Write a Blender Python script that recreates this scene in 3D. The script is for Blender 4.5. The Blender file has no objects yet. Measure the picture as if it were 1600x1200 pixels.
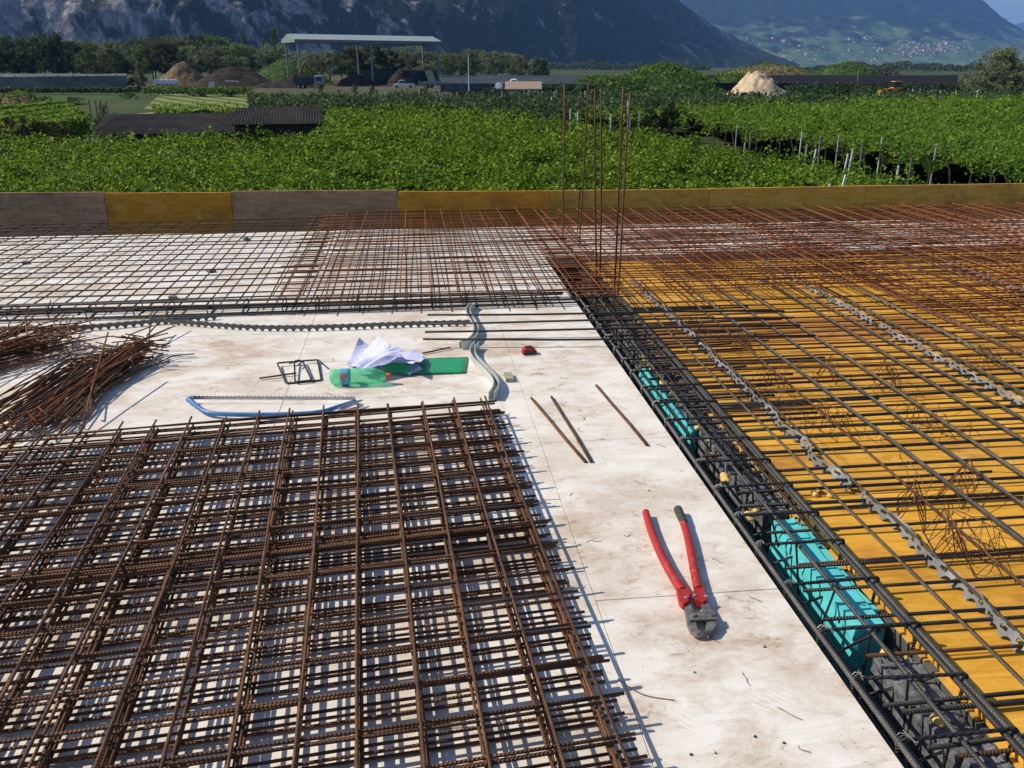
import bpy, bmesh, math, random
import numpy as np
from mathutils import Vector, Matrix, Quaternion
from mathutils.bvhtree import BVHTree
random.seed(11); rng = np.random.default_rng(11)
R = math.radians
scn = bpy.context.scene
C = scn.collection
# ------------------------------------------------------------------ camera
F, HZ, EYE = 1340.0, 103.0, 1.6
PITCH = math.atan((600 - HZ) / F); SP, CP = math.sin(PITCH), math.cos(PITCH)
YAW = R(6.39)
cam = bpy.data.cameras.new('camera'); camo = bpy.data.objects.new('camera', cam); C.objects.link(camo)
cam.sensor_width = 36; cam.lens = 36 * F / 1600; cam.clip_end = 60000; cam.clip_start = .05
camo.location = (0, 0, EYE); camo.rotation_euler = (math.pi / 2 - PITCH, 0, -YAW)
scn.camera = camo
def rot(X, Y): return (X * math.cos(YAW) + Y * math.sin(YAW), -X * math.sin(YAW) + Y * math.cos(YAW))
def gp(x, y, z=0.0):
    """ground position seen at photo column x, row y on the level z"""
    u, v = (x - 800) / F, (600 - y) / F
    t = (z - EYE) / (-SP + v * CP)
    a, b = rot(u * t, (CP + v * SP) * t)
    return (a, b, z)
def bg(x, D):
    """far position on the bearing of photo column x at forward distance D"""
    return rot((x - 800) / 1429.0 * D, D)
def zy(y, D):
    v = (600 - y) / F
    return EYE + D * (-SP + v * CP) / (CP + v * SP)
GZ = -3.5
# ------------------------------------------------------------------ materials
class NT:
    def __init__(s, name):
        s.m = bpy.data.materials.new(name); s.m.use_nodes = True
        s.t = s.m.node_tree; s.b = s.t.nodes['Principled BSDF']; s.out = s.t.nodes['Material Output']
        s.tc = s.t.nodes.new('ShaderNodeTexCoord')
    def n(s, typ, **kw):
        nd = s.t.nodes.new(typ)
        for k, v in kw.items(): setattr(nd, k, v)
        return nd
    def l(s, a, b): s.t.links.new(a, b)
    def mapped(s, scale=(1, 1, 1), coord='Object', rotz=0):
        mp = s.n('ShaderNodeMapping'); mp.inputs['Scale'].default_value = scale; mp.inputs['Rotation'].default_value = (0, 0, rotz)
        s.l(s.tc.outputs[coord], mp.inputs[0]); return mp.outputs[0]
    def noise(s, scale, detail=4, rough=.55, vec=None, dist=0):
        nd = s.n('ShaderNodeTexNoise'); nd.inputs['Scale'].default_value = scale; nd.inputs['Detail'].default_value = detail
        nd.inputs['Roughness'].default_value = rough; nd.inputs['Distortion'].default_value = dist
        s.l(vec if vec is not None else s.tc.outputs['Object'], nd.inputs['Vector']); return nd.outputs['Fac']
    def ramp(s, fac, stops):
        nd = s.n('ShaderNodeValToRGB'); e = nd.color_ramp.elements
        while len(e) < len(stops): e.new(.5)
        for k, (p, c) in enumerate(stops):
            e[k].position = p; e[k].color = (c[0], c[1], c[2], 1) if hasattr(c, '__len__') else (c, c, c, 1)
        s.l(fac, nd.inputs[0]); return nd.outputs[0]
    def mix(s, fac, a, b, mode='MIX'):
        nd = s.n('ShaderNodeMix', data_type='RGBA', blend_type=mode)
        for v, i in ((fac, 0), (a, 6), (b, 7)):
            if hasattr(v, 'is_linked'): s.l(v, nd.inputs[i])
            elif i == 0: nd.inputs[0].default_value = v
            else: nd.inputs[i].default_value = (v[0], v[1], v[2], 1)
        return nd.outputs[2]
    def bump(s, h, dist=.01, strength=.6):
        nd = s.n('ShaderNodeBump'); nd.inputs['Distance'].default_value = dist; nd.inputs['Strength'].default_value = strength
        s.l(h, nd.inputs['Height']); s.l(nd.outputs[0], s.b.inputs['Normal']); return nd.outputs[0]
    def math(s, op, a, b=0.0):
        nd = s.n('ShaderNodeMath', operation=op)
        for v, i in ((a, 0), (b, 1)):
            if hasattr(v, 'is_linked'): s.l(v, nd.inputs[i])
            else: nd.inputs[i].default_value = v
        return nd.outputs[0]
    def col(s, c): s.l(c, s.b.inputs['Base Color'])
    def fin(s, rough=.7, metal=0.0, spec=.3):
        s.b.inputs['Roughness'].default_value = rough; s.b.inputs['Metallic'].default_value = metal
        s.b.inputs['Specular IOR Level'].default_value = spec; return s.m
def plain(name, c, rough=.6, metal=0.0, vary=.25, scale=8, bump=0.0, spec=.35):
    k = NT(name); f = k.noise(scale, 5)
    lo = [x * (1 - vary) for x in c]; hi = [min(1, x * (1 + vary)) for x in c]
    k.col(k.ramp(f, [(.3, lo), (.7, hi)]))
    if bump: k.bump(k.noise(scale * 6, 4), bump)
    return k.fin(rough, metal, spec)
def steel(name, c1, c2, c3, rough=.6, metal=.25, rib=True):
    k = NT(name); oi = k.n('ShaderNodeObjectInfo')
    add = k.n('ShaderNodeVectorMath', operation='ADD'); k.l(k.tc.outputs['Object'], add.inputs[0])
    cm = k.n('ShaderNodeCombineXYZ'); k.l(k.math('MULTIPLY', oi.outputs['Random'], 37.0), cm.inputs[2]); k.l(cm.outputs[0], add.inputs[1])
    f = k.noise(9, 6, .65, add.outputs[0]); g = k.noise(70, 3, .6, add.outputs[0])
    c = k.ramp(f, [(.32, c1), (.5, c2), (.68, c3)])
    c = k.mix(k.math('MULTIPLY', g, .55), c, [x * .55 for x in c1])
    hv = k.n('ShaderNodeHueSaturation'); k.l(c, hv.inputs['Color'])
    k.l(k.math('ADD', k.math('MULTIPLY', oi.outputs['Random'], .7), .65), hv.inputs['Value'])
    k.col(hv.outputs[0])
    if rib:
        w = k.n('ShaderNodeTexWave', wave_type='BANDS', bands_direction='Z'); w.inputs['Scale'].default_value = 38; w.inputs['Distortion'].default_value = 0
        mp = k.n('ShaderNodeMapping'); mp.inputs['Rotation'].default_value = (.55, .35, 0); k.l(k.tc.outputs['Object'], mp.inputs[0]); k.l(mp.outputs[0], w.inputs['Vector'])
        k.bump(w.outputs['Fac'], .0022, .9)
    return k.fin(rough, metal, .4)
M = {}
M['rust'] = steel('rusty_steel', (.055, .030, .018), (.15, .064, .026), (.28, .115, .036), .72, .1)
M['orange_rust'] = steel('orange_rust_steel', (.14, .046, .016), (.30, .095, .028), (.44, .15, .045), .8, .1)
M['dark'] = steel('dark_ribbed_steel', (.030, .029, .029), (.055, .052, .05), (.09, .08, .072), .5, .45)
M['grey'] = steel('grey_ribbed_steel', (.07, .066, .062), (.12, .112, .10), (.17, .15, .125), .48, .45)
M['dark2'] = steel('brown_black_steel', (.040, .027, .019), (.075, .046, .03), (.11, .066, .042), .65, .2)
M['tan'] = steel('tan_ribbed_steel', (.10, .075, .048), (.16, .12, .075), (.20, .16, .11), .55, .35)
M['wire'] = steel('rusty_wire', (.10, .045, .02), (.16, .07, .03), (.22, .1, .04), .7, .2, False)
M['greywire'] = steel('grey_wire', (.25, .24, .22), (.32, .31, .28), (.38, .36, .33), .45, .5, False)
# insulation
def insulation_mat():
    k = NT('white_insulation'); gm = k.n('ShaderNodeNewGeometry'); P = gm.outputs['Position']
    st = k.n('ShaderNodeMapping'); st.inputs['Scale'].default_value = (1, 1.6, 1); st.inputs['Rotation'].default_value = (0, 0, .12); k.l(P, st.inputs[0]); v = st.outputs[0]
    a = k.noise(1.7, 8, .62, v, .5); b = k.noise(5.5, 8, .68, v, .7); d = k.noise(34, 5, .7, v); big = k.noise(.55, 3, .5, P)
    base = k.ramp(k.noise(3, 4, .5, P), [(.3, (.76, .705, .62)), (.7, (.85, .805, .735))])
    m1 = k.ramp(k.math('ADD', k.math('MULTIPLY', a, .6), k.math('MULTIPLY', b, .45)), [(.455, 0), (.62, 1)])
    m1 = k.math('MULTIPLY', m1, k.ramp(big, [(.36, .3), (.56, 1)]))
    m1 = k.math('MULTIPLY', m1, k.math('ADD', k.math('MULTIPLY', d, 1.0), .18))
    c = k.mix(m1, base, (.42, .27, .15))
    m2 = k.ramp(k.noise(11, 9, .75, v, 1.2), [(.55, 0), (.67, .85)])
    m2 = k.math('MULTIPLY', m2, k.ramp(a, [(.40, 0), (.56, 1)]))
    c = k.mix(m2, c, (.30, .20, .12))
    w = k.n('ShaderNodeMapping'); w.inputs['Scale'].default_value = (1.2, 14, 1); w.inputs['Rotation'].default_value = (0, 0, .25); k.l(P, w.inputs[0])
    m3 = k.ramp(k.noise(2.6, 7, .7, w.outputs[0], .3), [(.56, 0), (.78, .45)])
    c = k.mix(m3, c, (.50, .38, .24))
    m4 = k.ramp(k.noise(2.3, 2, .4, P), [(.71, 0), (.75, .5)])
    c = k.mix(m4, c, (.75, .52, .22))
    sp = k.ramp(k.noise(90, 2, .5, P), [(.68, 0), (.74, .6)])
    c = k.mix(sp, c, (.22, .17, .12))
    wv = k.n('ShaderNodeTexWave', wave_type='BANDS', bands_direction='DIAGONAL'); wv.inputs['Scale'].default_value = 24; wv.inputs['Distortion'].default_value = 3.5; wv.inputs['Detail'].default_value = 2; k.l(P, wv.inputs['Vector'])
    pr = k.math('MULTIPLY', k.ramp(wv.outputs['Fac'], [(.55, 0), (.75, 1)]), k.ramp(k.noise(4.2, 1, .3, P), [(.64, 0), (.70, .16)]))
    c = k.mix(pr, c, (.36, .25, .16))
    sc = k.n('ShaderNodeMapping'); sc.inputs['Scale'].default_value = (.5, 60, 1); sc.inputs['Rotation'].default_value = (0, 0, .9); k.l(P, sc.inputs[0])
    c = k.mix(k.ramp(k.noise(3, 2, .5, sc.outputs[0], .2), [(.70, 0), (.74, .35)]), c, (.45, .36, .28))
    k.col(c); k.bump(k.noise(160, 3, .6, P), .0015, .5); return k.fin(.75, 0, .25)
M['insul'] = insulation_mat()
def ply_mat(name, c1, c2, c3, stain, axis=(1.2, 9, 9), bump=.001, stainpos=(.56, .7)):
    k = NT(name); oi = k.n('ShaderNodeObjectInfo')
    add = k.n('ShaderNodeVectorMath', operation='ADD'); k.l(k.tc.outputs['Object'], add.inputs[0])
    cm = k.n('ShaderNodeCombineXYZ')
    for q, mu in ((0, 31.), (1, 17.), (2, 11.)): k.l(k.math('MULTIPLY', oi.outputs['Random'], mu), cm.inputs[q])
    k.l(cm.outputs[0], add.inputs[1]); V = add.outputs[0]
    mp = k.n('ShaderNodeMapping'); mp.inputs['Scale'].default_value = axis; k.l(V, mp.inputs[0])
    gr = k.noise(3.2, 8, .62, mp.outputs[0], .6)
    c = k.ramp(gr, [(.33, c1), (.5, c2), (.66, c3)])
    s1 = k.ramp(k.noise(2.1, 7, .65, V, .5), [(stainpos[0], 0), (stainpos[1], .85)])
    c = k.mix(s1, c, stain)
    s2 = k.ramp(k.noise(26, 4, .6, V), [(.66, 0), (.76, .55)])
    c = k.mix(s2, c, [x * .35 for x in stain])
    hv = k.n('ShaderNodeHueSaturation'); k.l(c, hv.inputs['Color']); k.l(k.math('ADD', k.math('MULTIPLY', oi.outputs['Random'], .36), .82), hv.inputs['Value'])
    c5 = k.mix(k.ramp(k.noise(5, 6, .7, V, .4), [(.52, 0), (.7, .55)]), hv.outputs[0], [min(1, x * 1.1 + .07) for x in c3])
    vo = k.n('ShaderNodeTexVoronoi', feature='F1'); vo.inputs['Scale'].default_value = 7; k.l(V, vo.inputs['Vector'])
    c5 = k.mix(k.ramp(vo.outputs['Distance'], [(.025, .8), (.04, 0)]), c5, (.06, .04, .03))
    k.col(c5); k.bump(gr, bump, .5); return k.fin(.6, 0, .25)
M['ply'] = ply_mat('yellow_plywood', (.50, .225, .022), (.64, .32, .032), (.72, .39, .055), (.40, .17, .035))
M['plybrown'] = ply_mat('stained_plywood', (.42, .165, .022), (.50, .21, .03), (.58, .25, .04), (.26, .09, .02))
M['board_orange'] = ply_mat('orange_board', (.58, .22, .016), (.70, .29, .022), (.78, .36, .04), (.24, .10, .03), stainpos=(.52, .74))
M['board_yellow'] = ply_mat('yellow_board', (.56, .27, .03), (.70, .36, .045), (.78, .44, .08), (.22, .11, .035), stainpos=(.53, .76))
M['board_grey'] = ply_mat('weathered_board', (.34, .18, .085), (.46, .26, .13), (.56, .35, .19), (.14, .075, .04), stainpos=(.5, .75))
M['edgewood'] = plain('pale_edge_wood', (.60, .36, .07), .6, 0, .2, 20)
M['block'] = plain('grey_block', (.17, .172, .18), .95, 0, .6, 55, .012, .1)
M['blockside'] = M['block']
M['membrane'] = plain('black_membrane', (.022, .022, .024), .95, 0, .6, 14, .006, .08)
M['concrete'] = plain('dark_concrete', (.09, .088, .085), .9, 0, .4, 5, .004)
M['cyan'] = plain('cyan_foam_board', (.11, .60, .62), .7, 0, .10, 14, .001)
M['foam'] = plain('yellow_expanding_foam', (.72, .50, .15), .8, 0, .2, 40, .004)
M['plastic'] = plain('pale_grey_plastic', (.19, .19, .188), .45, 0, .12, 20)
M['darkplastic'] = plain('dark_grey_plastic', (.115, .118, .115), .5, 0, .2, 20)
M['pvc'] = plain('grey_pvc', (.48, .50, .47), .4, 0, .12, 9)
def red_mat():
    k = NT('scuffed_red_paint'); c = k.ramp(k.noise(14, 5, .6), [(.3, (.34, .018, .016)), (.7, (.46, .026, .022))])
    c = k.mix(k.ramp(k.noise(75, 6, .75), [(.54, 0), (.62, .85)]), c, (.13, .06, .045)); c = k.mix(k.ramp(k.noise(9, 6, .7, None, .6), [(.58, 0), (.74, .55)]), c, (.50, .30, .24))
    k.col(c); k.bump(k.noise(90, 3), .0008, .5); return k.fin(.5, 0, .35)
M['red'] = red_mat()
M['rubber'] = plain('worn_black_rubber', (.05, .05, .042), .8, 0, .4, 40, .001)
M['tool'] = plain('tool_steel', (.20, .185, .17), .45, .4, .6, 45, .001)
M['blue'] = plain('blue_paint', (.045, .17, .40), .42, 0, .25, 25, .0005, .5)
M['silver'] = plain('silver_steel', (.42, .42, .42), .4, .6, .3, 40)
M['paper'] = plain('printed_paper', (.60, .61, .80), .85, 0, .14, 60)
M['green'] = plain('green_plastic_sheet', (.018, .30, .105), .38, 0, .1, 6, 0, .5)
M['timber'] = plain('greenish_timber', (.36, .35, .22), .7, 0, .2, 14)
M['tapered'] = plain('tape_red', (.40, .02, .035), .4, 0, .3, 60)
M['tapeblack'] = plain('tape_black', (.05, .045, .045), .6, 0, .4, 60)
M['orange'] = plain('orange_cap', (.70, .12, .03), .4, 0, .05, 10)
M['labelblue'] = plain('blue_label', (.12, .36, .55), .45, 0, .5, 55)
M['labelred'] = plain('red_label', (.75, .13, .05), .5, 0, .1, 20)
M['whitepaint'] = plain('white_paint', (.72, .73, .74), .45, 0, .08, 2)
M['glassdark'] = plain('dark_glass', (.02, .025, .03), .12, 0, .2, 2, 0, .6)
M['tyre'] = plain('tyre_rubber', (.02, .02, .02), .85, 0, .2, 9)
M['darkpaint'] = plain('dark_vehicle_paint', (.03, .035, .04), .45, 0, .3, 3)
M['greypaint'] = plain('grey_vehicle_paint', (.25, .27, .28), .5, 0, .2, 3)
M['yellowpaint'] = plain('yellow_machine_paint', (.68, .33, .02), .45, 0, .15, 3)
M['redmachine'] = plain('rusty_red_machine', (.22, .05, .025), .6, 0, .3, 3)
M['bluepaint'] = plain('sign_blue', (.05, .12, .45), .5, 0, .1, 3)
M['roofgreen'] = plain('sage_roof_sheet', (.30, .36, .34), .5, 0, .08, .6)
M['gablegreen'] = plain('green_wall_sheet', (.20, .29, .20), .55, 0, .1, .6)
M['darkgreen'] = plain('dark_green_wall', (.02, .055, .05), .6, 0, .2, .6)
M['hallsteel'] = plain('hall_steel', (.22, .22, .21), .5, .2, .15, 1)
M['post'] = plain('pale_concrete_post', (.55, .54, .50), .85, 0, .2, 6)
M['greypost'] = plain('grey_wooden_post', (.19, .18, .16), .9, 0, .3, 6)
M['soil'] = plain('dark_soil', (.045, .034, .027), .95, 0, .6, .9, .15, .1)
M['brownsoil'] = plain('brown_soil', (.19, .125, .07), .95, 0, .5, .8, .15, .1)
M['sand'] = plain('pale_sand', (.52, .40, .27), .95, 0, .25, 1.1, .12, .1)
M['hutroof'] = plain('brown_tile_roof', (.36, .26, .19), .8, 0, .15, 3)
M['plaster'] = plain('hut_plaster', (.35, .32, .28), .9, 0, .15, 3)
M['bark'] = plain('bark', (.085, .065, .048), .95, 0, .4, 6, .03, .1)
M['housewall'] = plain('house_wall', (.55, .53, .49), .9, 0, .15, .03)
M['houseroof'] = plain('house_roof', (.30, .16, .11), .9, 0, .2, .03)
# corrugated dark shed roof
def shed_roof_mat():
    k = NT('dark_corrugated_roof'); f = k.noise(1.2, 6)
    k.col(k.ramp(f, [(.3, (.024, .022, .022)), (.7, (.046, .042, .041))])); return k.fin(1, 0, .04)
M['shedroof'] = shed_roof_mat()
M['shedwall'] = plain('dark_shed_boards', (.05, .04, .033), .9, 0, .4, 5)
def leaf_mat(name, c1, c2, c3, trans=.35, rough=.45, obj=False):
    k = NT(name); gm = k.n('ShaderNodeNewGeometry'); r = gm.outputs['Random Per Island']
    c = k.ramp(r, [(.0, c1), (.55, c2), (1., c3)])
    ns = k.noise(.35, 3, .5, gm.outputs['Position'])
    hv = k.n('ShaderNodeHueSaturation'); k.l(c, hv.inputs['Color']); k.l(k.math('ADD', k.math('MULTIPLY', ns, .8), .6), hv.inputs['Value'])
    cc = hv.outputs[0]
    if obj:
        oi = k.n('ShaderNodeObjectInfo'); h2 = k.n('ShaderNodeHueSaturation'); k.l(cc, h2.inputs['Color'])
        k.l(k.math('ADD', k.math('MULTIPLY', oi.outputs['Random'], .06), .47), h2.inputs['Hue'])
        k.l(k.math('ADD', k.math('MULTIPLY', oi.outputs['Random'], .6), .7), h2.inputs['Value']); cc = h2.outputs[0]
    k.col(cc); k.fin(rough, 0, .12)
    tr = k.n('ShaderNodeBsdfTranslucent'); h3 = k.n('ShaderNodeHueSaturation'); h3.inputs['Value'].default_value = 1.25; h3.inputs['Hue'].default_value = .485
    k.l(cc, h3.inputs['Color']); k.l(h3.outputs[0], tr.inputs[0])
    mx = k.n('ShaderNodeMixShader'); mx.inputs[0].default_value = trans
    k.l(k.b.outputs[0], mx.inputs[1]); k.l(tr.outputs[0], mx.inputs[2]); k.l(mx.outputs[0], k.out.inputs[0]); return k.m
M['vine'] = leaf_mat('vine_leaf', (.040, .085, .007), (.125, .225, .013), (.26, .37, .03), .32, .55)
M['vinefar'] = leaf_mat('vine_leaf_far', (.07, .14, .014), (.14, .245, .022), (.23, .34, .045), .42, .55)
M['apple'] = leaf_mat('apple_leaf', (.04, .065, .024), (.06, .095, .036), (.09, .13, .055), .3, .6)
M['treeleaf'] = leaf_mat('tree_leaf', (.055, .085, .024), (.10, .145, .04), (.16, .21, .07), .3, .6, True)
M['willow'] = leaf_mat('willow_leaf', (.11, .135, .06), (.17, .205, .095), (.24, .27, .145), .3, .55, True)
M['lonewillow'] = leaf_mat('lone_willow_leaf', (.13, .155, .07), (.19, .22, .11), (.27, .30, .17), .35, .55)
M['darkleaf'] = leaf_mat('dark_leaf', (.022, .04, .013), (.04, .066, .02), (.065, .10, .032), .25, .55, True)
M['brownleaf'] = leaf_mat('brown_leaf', (.05, .038, .022), (.08, .065, .034), (.11, .10, .05), .2, .7, True)
M['grassleaf'] = leaf_mat('mound_grass', (.06, .12, .018), (.10, .18, .026), (.15, .24, .045), .3, .6)
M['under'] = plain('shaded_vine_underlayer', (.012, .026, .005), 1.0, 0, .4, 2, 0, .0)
# ------------------------------------------------------------------ object helpers
def tag(o, label=None, cat=None, group=None, kind=None):
    for k, v in (('label', label), ('category', cat), ('group', group), ('kind', kind)):
        if v: o[k] = v
    return o
def empty(name, loc=(0, 0, 0), rz=0.0):
    o = bpy.data.objects.new(name, None); C.objects.link(o); o.location = loc; o.rotation_euler = (0, 0, rz); o.empty_display_size = .1; return o
def mkmesh(name, v, f, m, smooth=False):
    me = bpy.data.meshes.new(name); me.from_pydata([tuple(x) for x in v], [], f)
    for mm in (m if isinstance(m, (list, tuple)) else [m]): me.materials.append(mm)
    if smooth: me.shade_smooth()
    return me
def link(name, me, parent=None, loc=None):
    o = bpy.data.objects.new(name, me); C.objects.link(o)
    if parent is not None: o.parent = parent
    if loc is not None: o.location = loc
    return o
class MB:
    def __init__(s): s.v = []; s.f = []; s.mi = []; s.cur = 0
    def add(s, v, f):
        n = len(s.v); s.v += [tuple(x) for x in v]; s.f += [[i + n for i in q] for q in f]; s.mi += [s.cur] * len(f); return s
    def box(s, x0, x1, y0, y1, z0, z1, mtx=None):
        v = [(x, y, z) for z in (z0, z1) for y in (y0, y1) for x in (x0, x1)]
        if mtx is not None: v = [tuple(mtx @ Vector(q)) for q in v]
        return s.add(v, [[0, 2, 3, 1], [4, 5, 7, 6], [0, 1, 5, 4], [2, 6, 7, 3], [0, 4, 6, 2], [1, 3, 7, 5]])
    def tube(s, pts, r, n=8, close=False):
        v, f = tube_geo(pts, r, n, close); return s.add(v, f)
    def prism(s, poly, axis, a0, a1):
        """poly of (u,w) extruded along axis 'x' or 'y' (u = the other horizontal axis, w = z) or 'z'"""
        def P(u, w, a): return (a, u, w) if axis == 'x' else ((u, a, w) if axis == 'y' else (u, w, a))
        n = len(poly); v = [P(u, w, a0) for u, w in poly] + [P(u, w, a1) for u, w in poly]
        f = [[i, (i + 1) % n, (i + 1) % n + n, i + n] for i in range(n)] + [list(range(n))[::-1], list(range(n, 2 * n))]
        return s.add(v, f)
    def cyl(s, c, axis, r, h, n=16):
        c = Vector(c); d = {'x': Vector((1, 0, 0)), 'y': Vector((0, 1, 0)), 'z': Vector((0, 0, 1))}[axis] if isinstance(axis, str) else Vector(axis).normalized()
        return s.tube([c - d * h / 2, c + d * h / 2], r, n)
    def build(s, name, m, parent=None, smooth=False, bevel=0.0, loc=None):
        me = mkmesh(name, s.v, s.f, m, False)
        if any(s.mi): me.polygons.foreach_set('material_index', s.mi)
        bm = bmesh.new(); bm.from_mesh(me); bmesh.ops.recalc_face_normals(bm, faces=bm.faces)
        if bevel: bmesh.ops.bevel(bm, geom=bm.edges[:], offset=bevel, segments=2, affect='EDGES', clamp_overlap=True)
        bm.to_mesh(me); bm.free()
        if smooth: me.shade_smooth(); me.set_sharp_from_angle(angle=R(45))
        return link(name, me, parent, loc)
def tube_geo(pts, r, n=8, close=False):
    pts = [Vector(p) for p in pts]; N = len(pts); rr = r if hasattr(r, '__len__') else [r] * N
    tans = []
    for i in range(N):
        if close: t = pts[(i + 1) % N] - pts[i - 1]
        else: t = pts[min(i + 1, N - 1)] - pts[max(i - 1, 0)]
        tans.append(t.normalized() if t.length > 1e-9 else Vector((0, 0, 1)))
    t0 = tans[0]; u = t0.orthogonal().normalized(); v = []; f = []
    for i in range(N):
        if i:
            q = tans[i - 1].rotation_difference(tans[i]); u = (q @ u); u = (u - tans[i] * u.dot(tans[i])).normalized()
        w = tans[i].cross(u)
        for k in range(n):
            a = 2 * math.pi * k / n; v.append(pts[i] + (u * math.cos(a) + w * math.sin(a)) * rr[i])
    M_ = N if close else N - 1
    for i in range(M_):
        j = (i + 1) % N
        for k in range(n): f.append([i * n + k, i * n + (k + 1) % n, j * n + (k + 1) % n, j * n + k])
    if not close: f.append(list(range(n))[::-1]); f.append([(N - 1) * n + k for k in range(n)])
    return v, f
def smooth_path(pts, it=2, close=False):
    pts = [Vector(p) for p in pts]
    for _ in range(it):
        q = [] if close else [pts[0]]
        for i in range(len(pts) if close else len(pts) - 1):
            a, b = pts[i], pts[(i + 1) % len(pts)]; q += [a * .75 + b * .25, a * .25 + b * .75]
        if not close: q.append(pts[-1])
        pts = q
    return pts
def fillet(pts, r=.012, seg=3, close=False):
    pts = [Vector(p) for p in pts]; out = []; N = len(pts)
    for i in range(N):
        if not close and i in (0, N - 1): out.append(pts[i]); continue
        a, b, c = pts[i - 1], pts[i], pts[(i + 1) % N]
        d1 = (a - b); d2 = (c - b); k = min(r, d1.length * .45, d2.length * .45)
        p1 = b + d1.normalized() * k; p2 = b + d2.normalized() * k
        for s in range(seg + 1):
            t = s / seg; out.append(p1 * (1 - t) ** 2 + b * 2 * t * (1 - t) + p2 * t * t)
    return out
_bars = {}
def barmesh(L, r, mname, n):
    L = round(L, 2); var = random.randrange(3); key = (L, r, mname, n, var)
    if key not in _bars:
        K = max(3, int(L / .35)); bow = min(.006, L * .002); ph = random.random() * 6
        pts = [(bow * math.sin(ph + 2.1 * i / K * 3), bow * math.cos(ph * 2 + 1.7 * i / K * 3), L * i / K) for i in range(K + 1)]
        v, f = tube_geo(pts, r, n); _bars[key] = mkmesh('bar', v, f, M[mname], True)
    return _bars[key]
def bar(name, p0, p1, r, mname, parent=None, n=8):
    p0, p1 = Vector(p0), Vector(p1); d = p1 - p0
    o = link(name, barmesh(d.length, r, mname, n), parent, p0)
    o.rotation_mode = 'QUATERNION'; o.rotation_quaternion = Vector((0, 0, 1)).rotation_difference(d.normalized()) @ Quaternion((0, 0, 1), random.random() * 6.28)
    return o
def mat_sheet(label, a0, a1, b0, b1, z, sa, sb, r, mname, long_top=True, rz=0.0, pivot=None, over=.06, group=None, tilt=0.0, n=8, oa=0.0, ob=0.0, shear=0.0, over2=None):
    """one welded mesh sheet: long bars run in depth, cross bars across"""
    pv = pivot or (a0, b0)
    o = empty('reinforcing_mesh', (pv[0], pv[1], z), rz); o.rotation_euler = (0, tilt, rz)
    tag(o, label, 'reinforcing mesh', group)
    over2 = over if over2 is None else over2; sh = math.tan(shear)
    na = int(round((a1 - a0) / sa)); nb = int(round((b1 - b0) / sb))
    zl, zc = (r, -r) if long_top else (-r, r)
    for i in range(na + 1):
        x = a0 + i * sa - pv[0] + oa + random.gauss(0, .004); j = random.gauss(0, .002)
        bar('long_bar', (x - j, b0 - over - pv[1] + random.gauss(0, .012) + x * sh, zl), (x + j, b1 + over - pv[1] + random.gauss(0, .012) + x * sh, zl), r, mname, o, n)
    for i in range(nb + 1):
        y = b0 + i * sb - pv[1] + ob + random.gauss(0, .004); j = random.gauss(0, .002)
        xa, xb = a0 - over2 - pv[0] + random.gauss(0, .008), a1 + over2 - pv[0] + random.gauss(0, .008)
        bar('cross_bar', (xa, y - j + xa * sh, zc), (xb, y + j + xb * sh, zc), r, mname, o, n)
    return o
# ------------------------------------------------------------------ value noise
_perm = np.random.default_rng(5).random((256, 256))
def vn(x, y, sc, seed=0):
    x = np.asarray(x, float) / sc + seed * 17.3; y = np.asarray(y, float) / sc + seed * 9.1
    xi = np.floor(x).astype(int); yi = np.floor(y).astype(int); fx = x - xi; fy = y - yi
    fx = fx * fx * (3 - 2 * fx); fy = fy * fy * (3 - 2 * fy)
    g = lambda i, j: _perm[i % 256, j % 256]
    return (g(xi, yi) * (1 - fx) + g(xi + 1, yi) * fx) * (1 - fy) + (g(xi, yi + 1) * (1 - fx) + g(xi + 1, yi + 1) * fx) * fy
def fbm(x, y, sc, oct=5, seed=0, rough=.5):
    s = 0; a = 1; t = 0
    for k in range(oct): s = s + a * vn(x, y, sc / 2 ** k, seed + k); t += a; a *= rough
    return s / t
def grid_mesh(name, X, Y, Z, m, smooth=True):
    nx, ny = X.shape; v = np.stack([X, Y, Z], -1).reshape(-1, 3)
    i = np.arange(nx * ny).reshape(nx, ny)
    f = np.stack([i[:-1, :-1], i[1:, :-1], i[1:, 1:], i[:-1, 1:]], -1).reshape(-1, 4)
    return np_mesh(name, v, f, m, smooth)
def np_mesh(name, v, f, m, smooth=False):
    me = bpy.data.meshes.new(name); k = f.shape[1]
    me.vertices.add(len(v)); me.vertices.foreach_set('co', np.ascontiguousarray(v, np.float32).ravel())
    me.loops.add(f.size); me.loops.foreach_set('vertex_index', np.ascontiguousarray(f, np.int32).ravel())
    me.polygons.add(len(f)); me.polygons.foreach_set('loop_start', np.arange(0, f.size, k, dtype=np.int32))
    me.update(calc_edges=True)
    for mm in (m if isinstance(m, (list, tuple)) else [m]): me.materials.append(mm)
    if smooth: me.shade_smooth()
    return me
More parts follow.
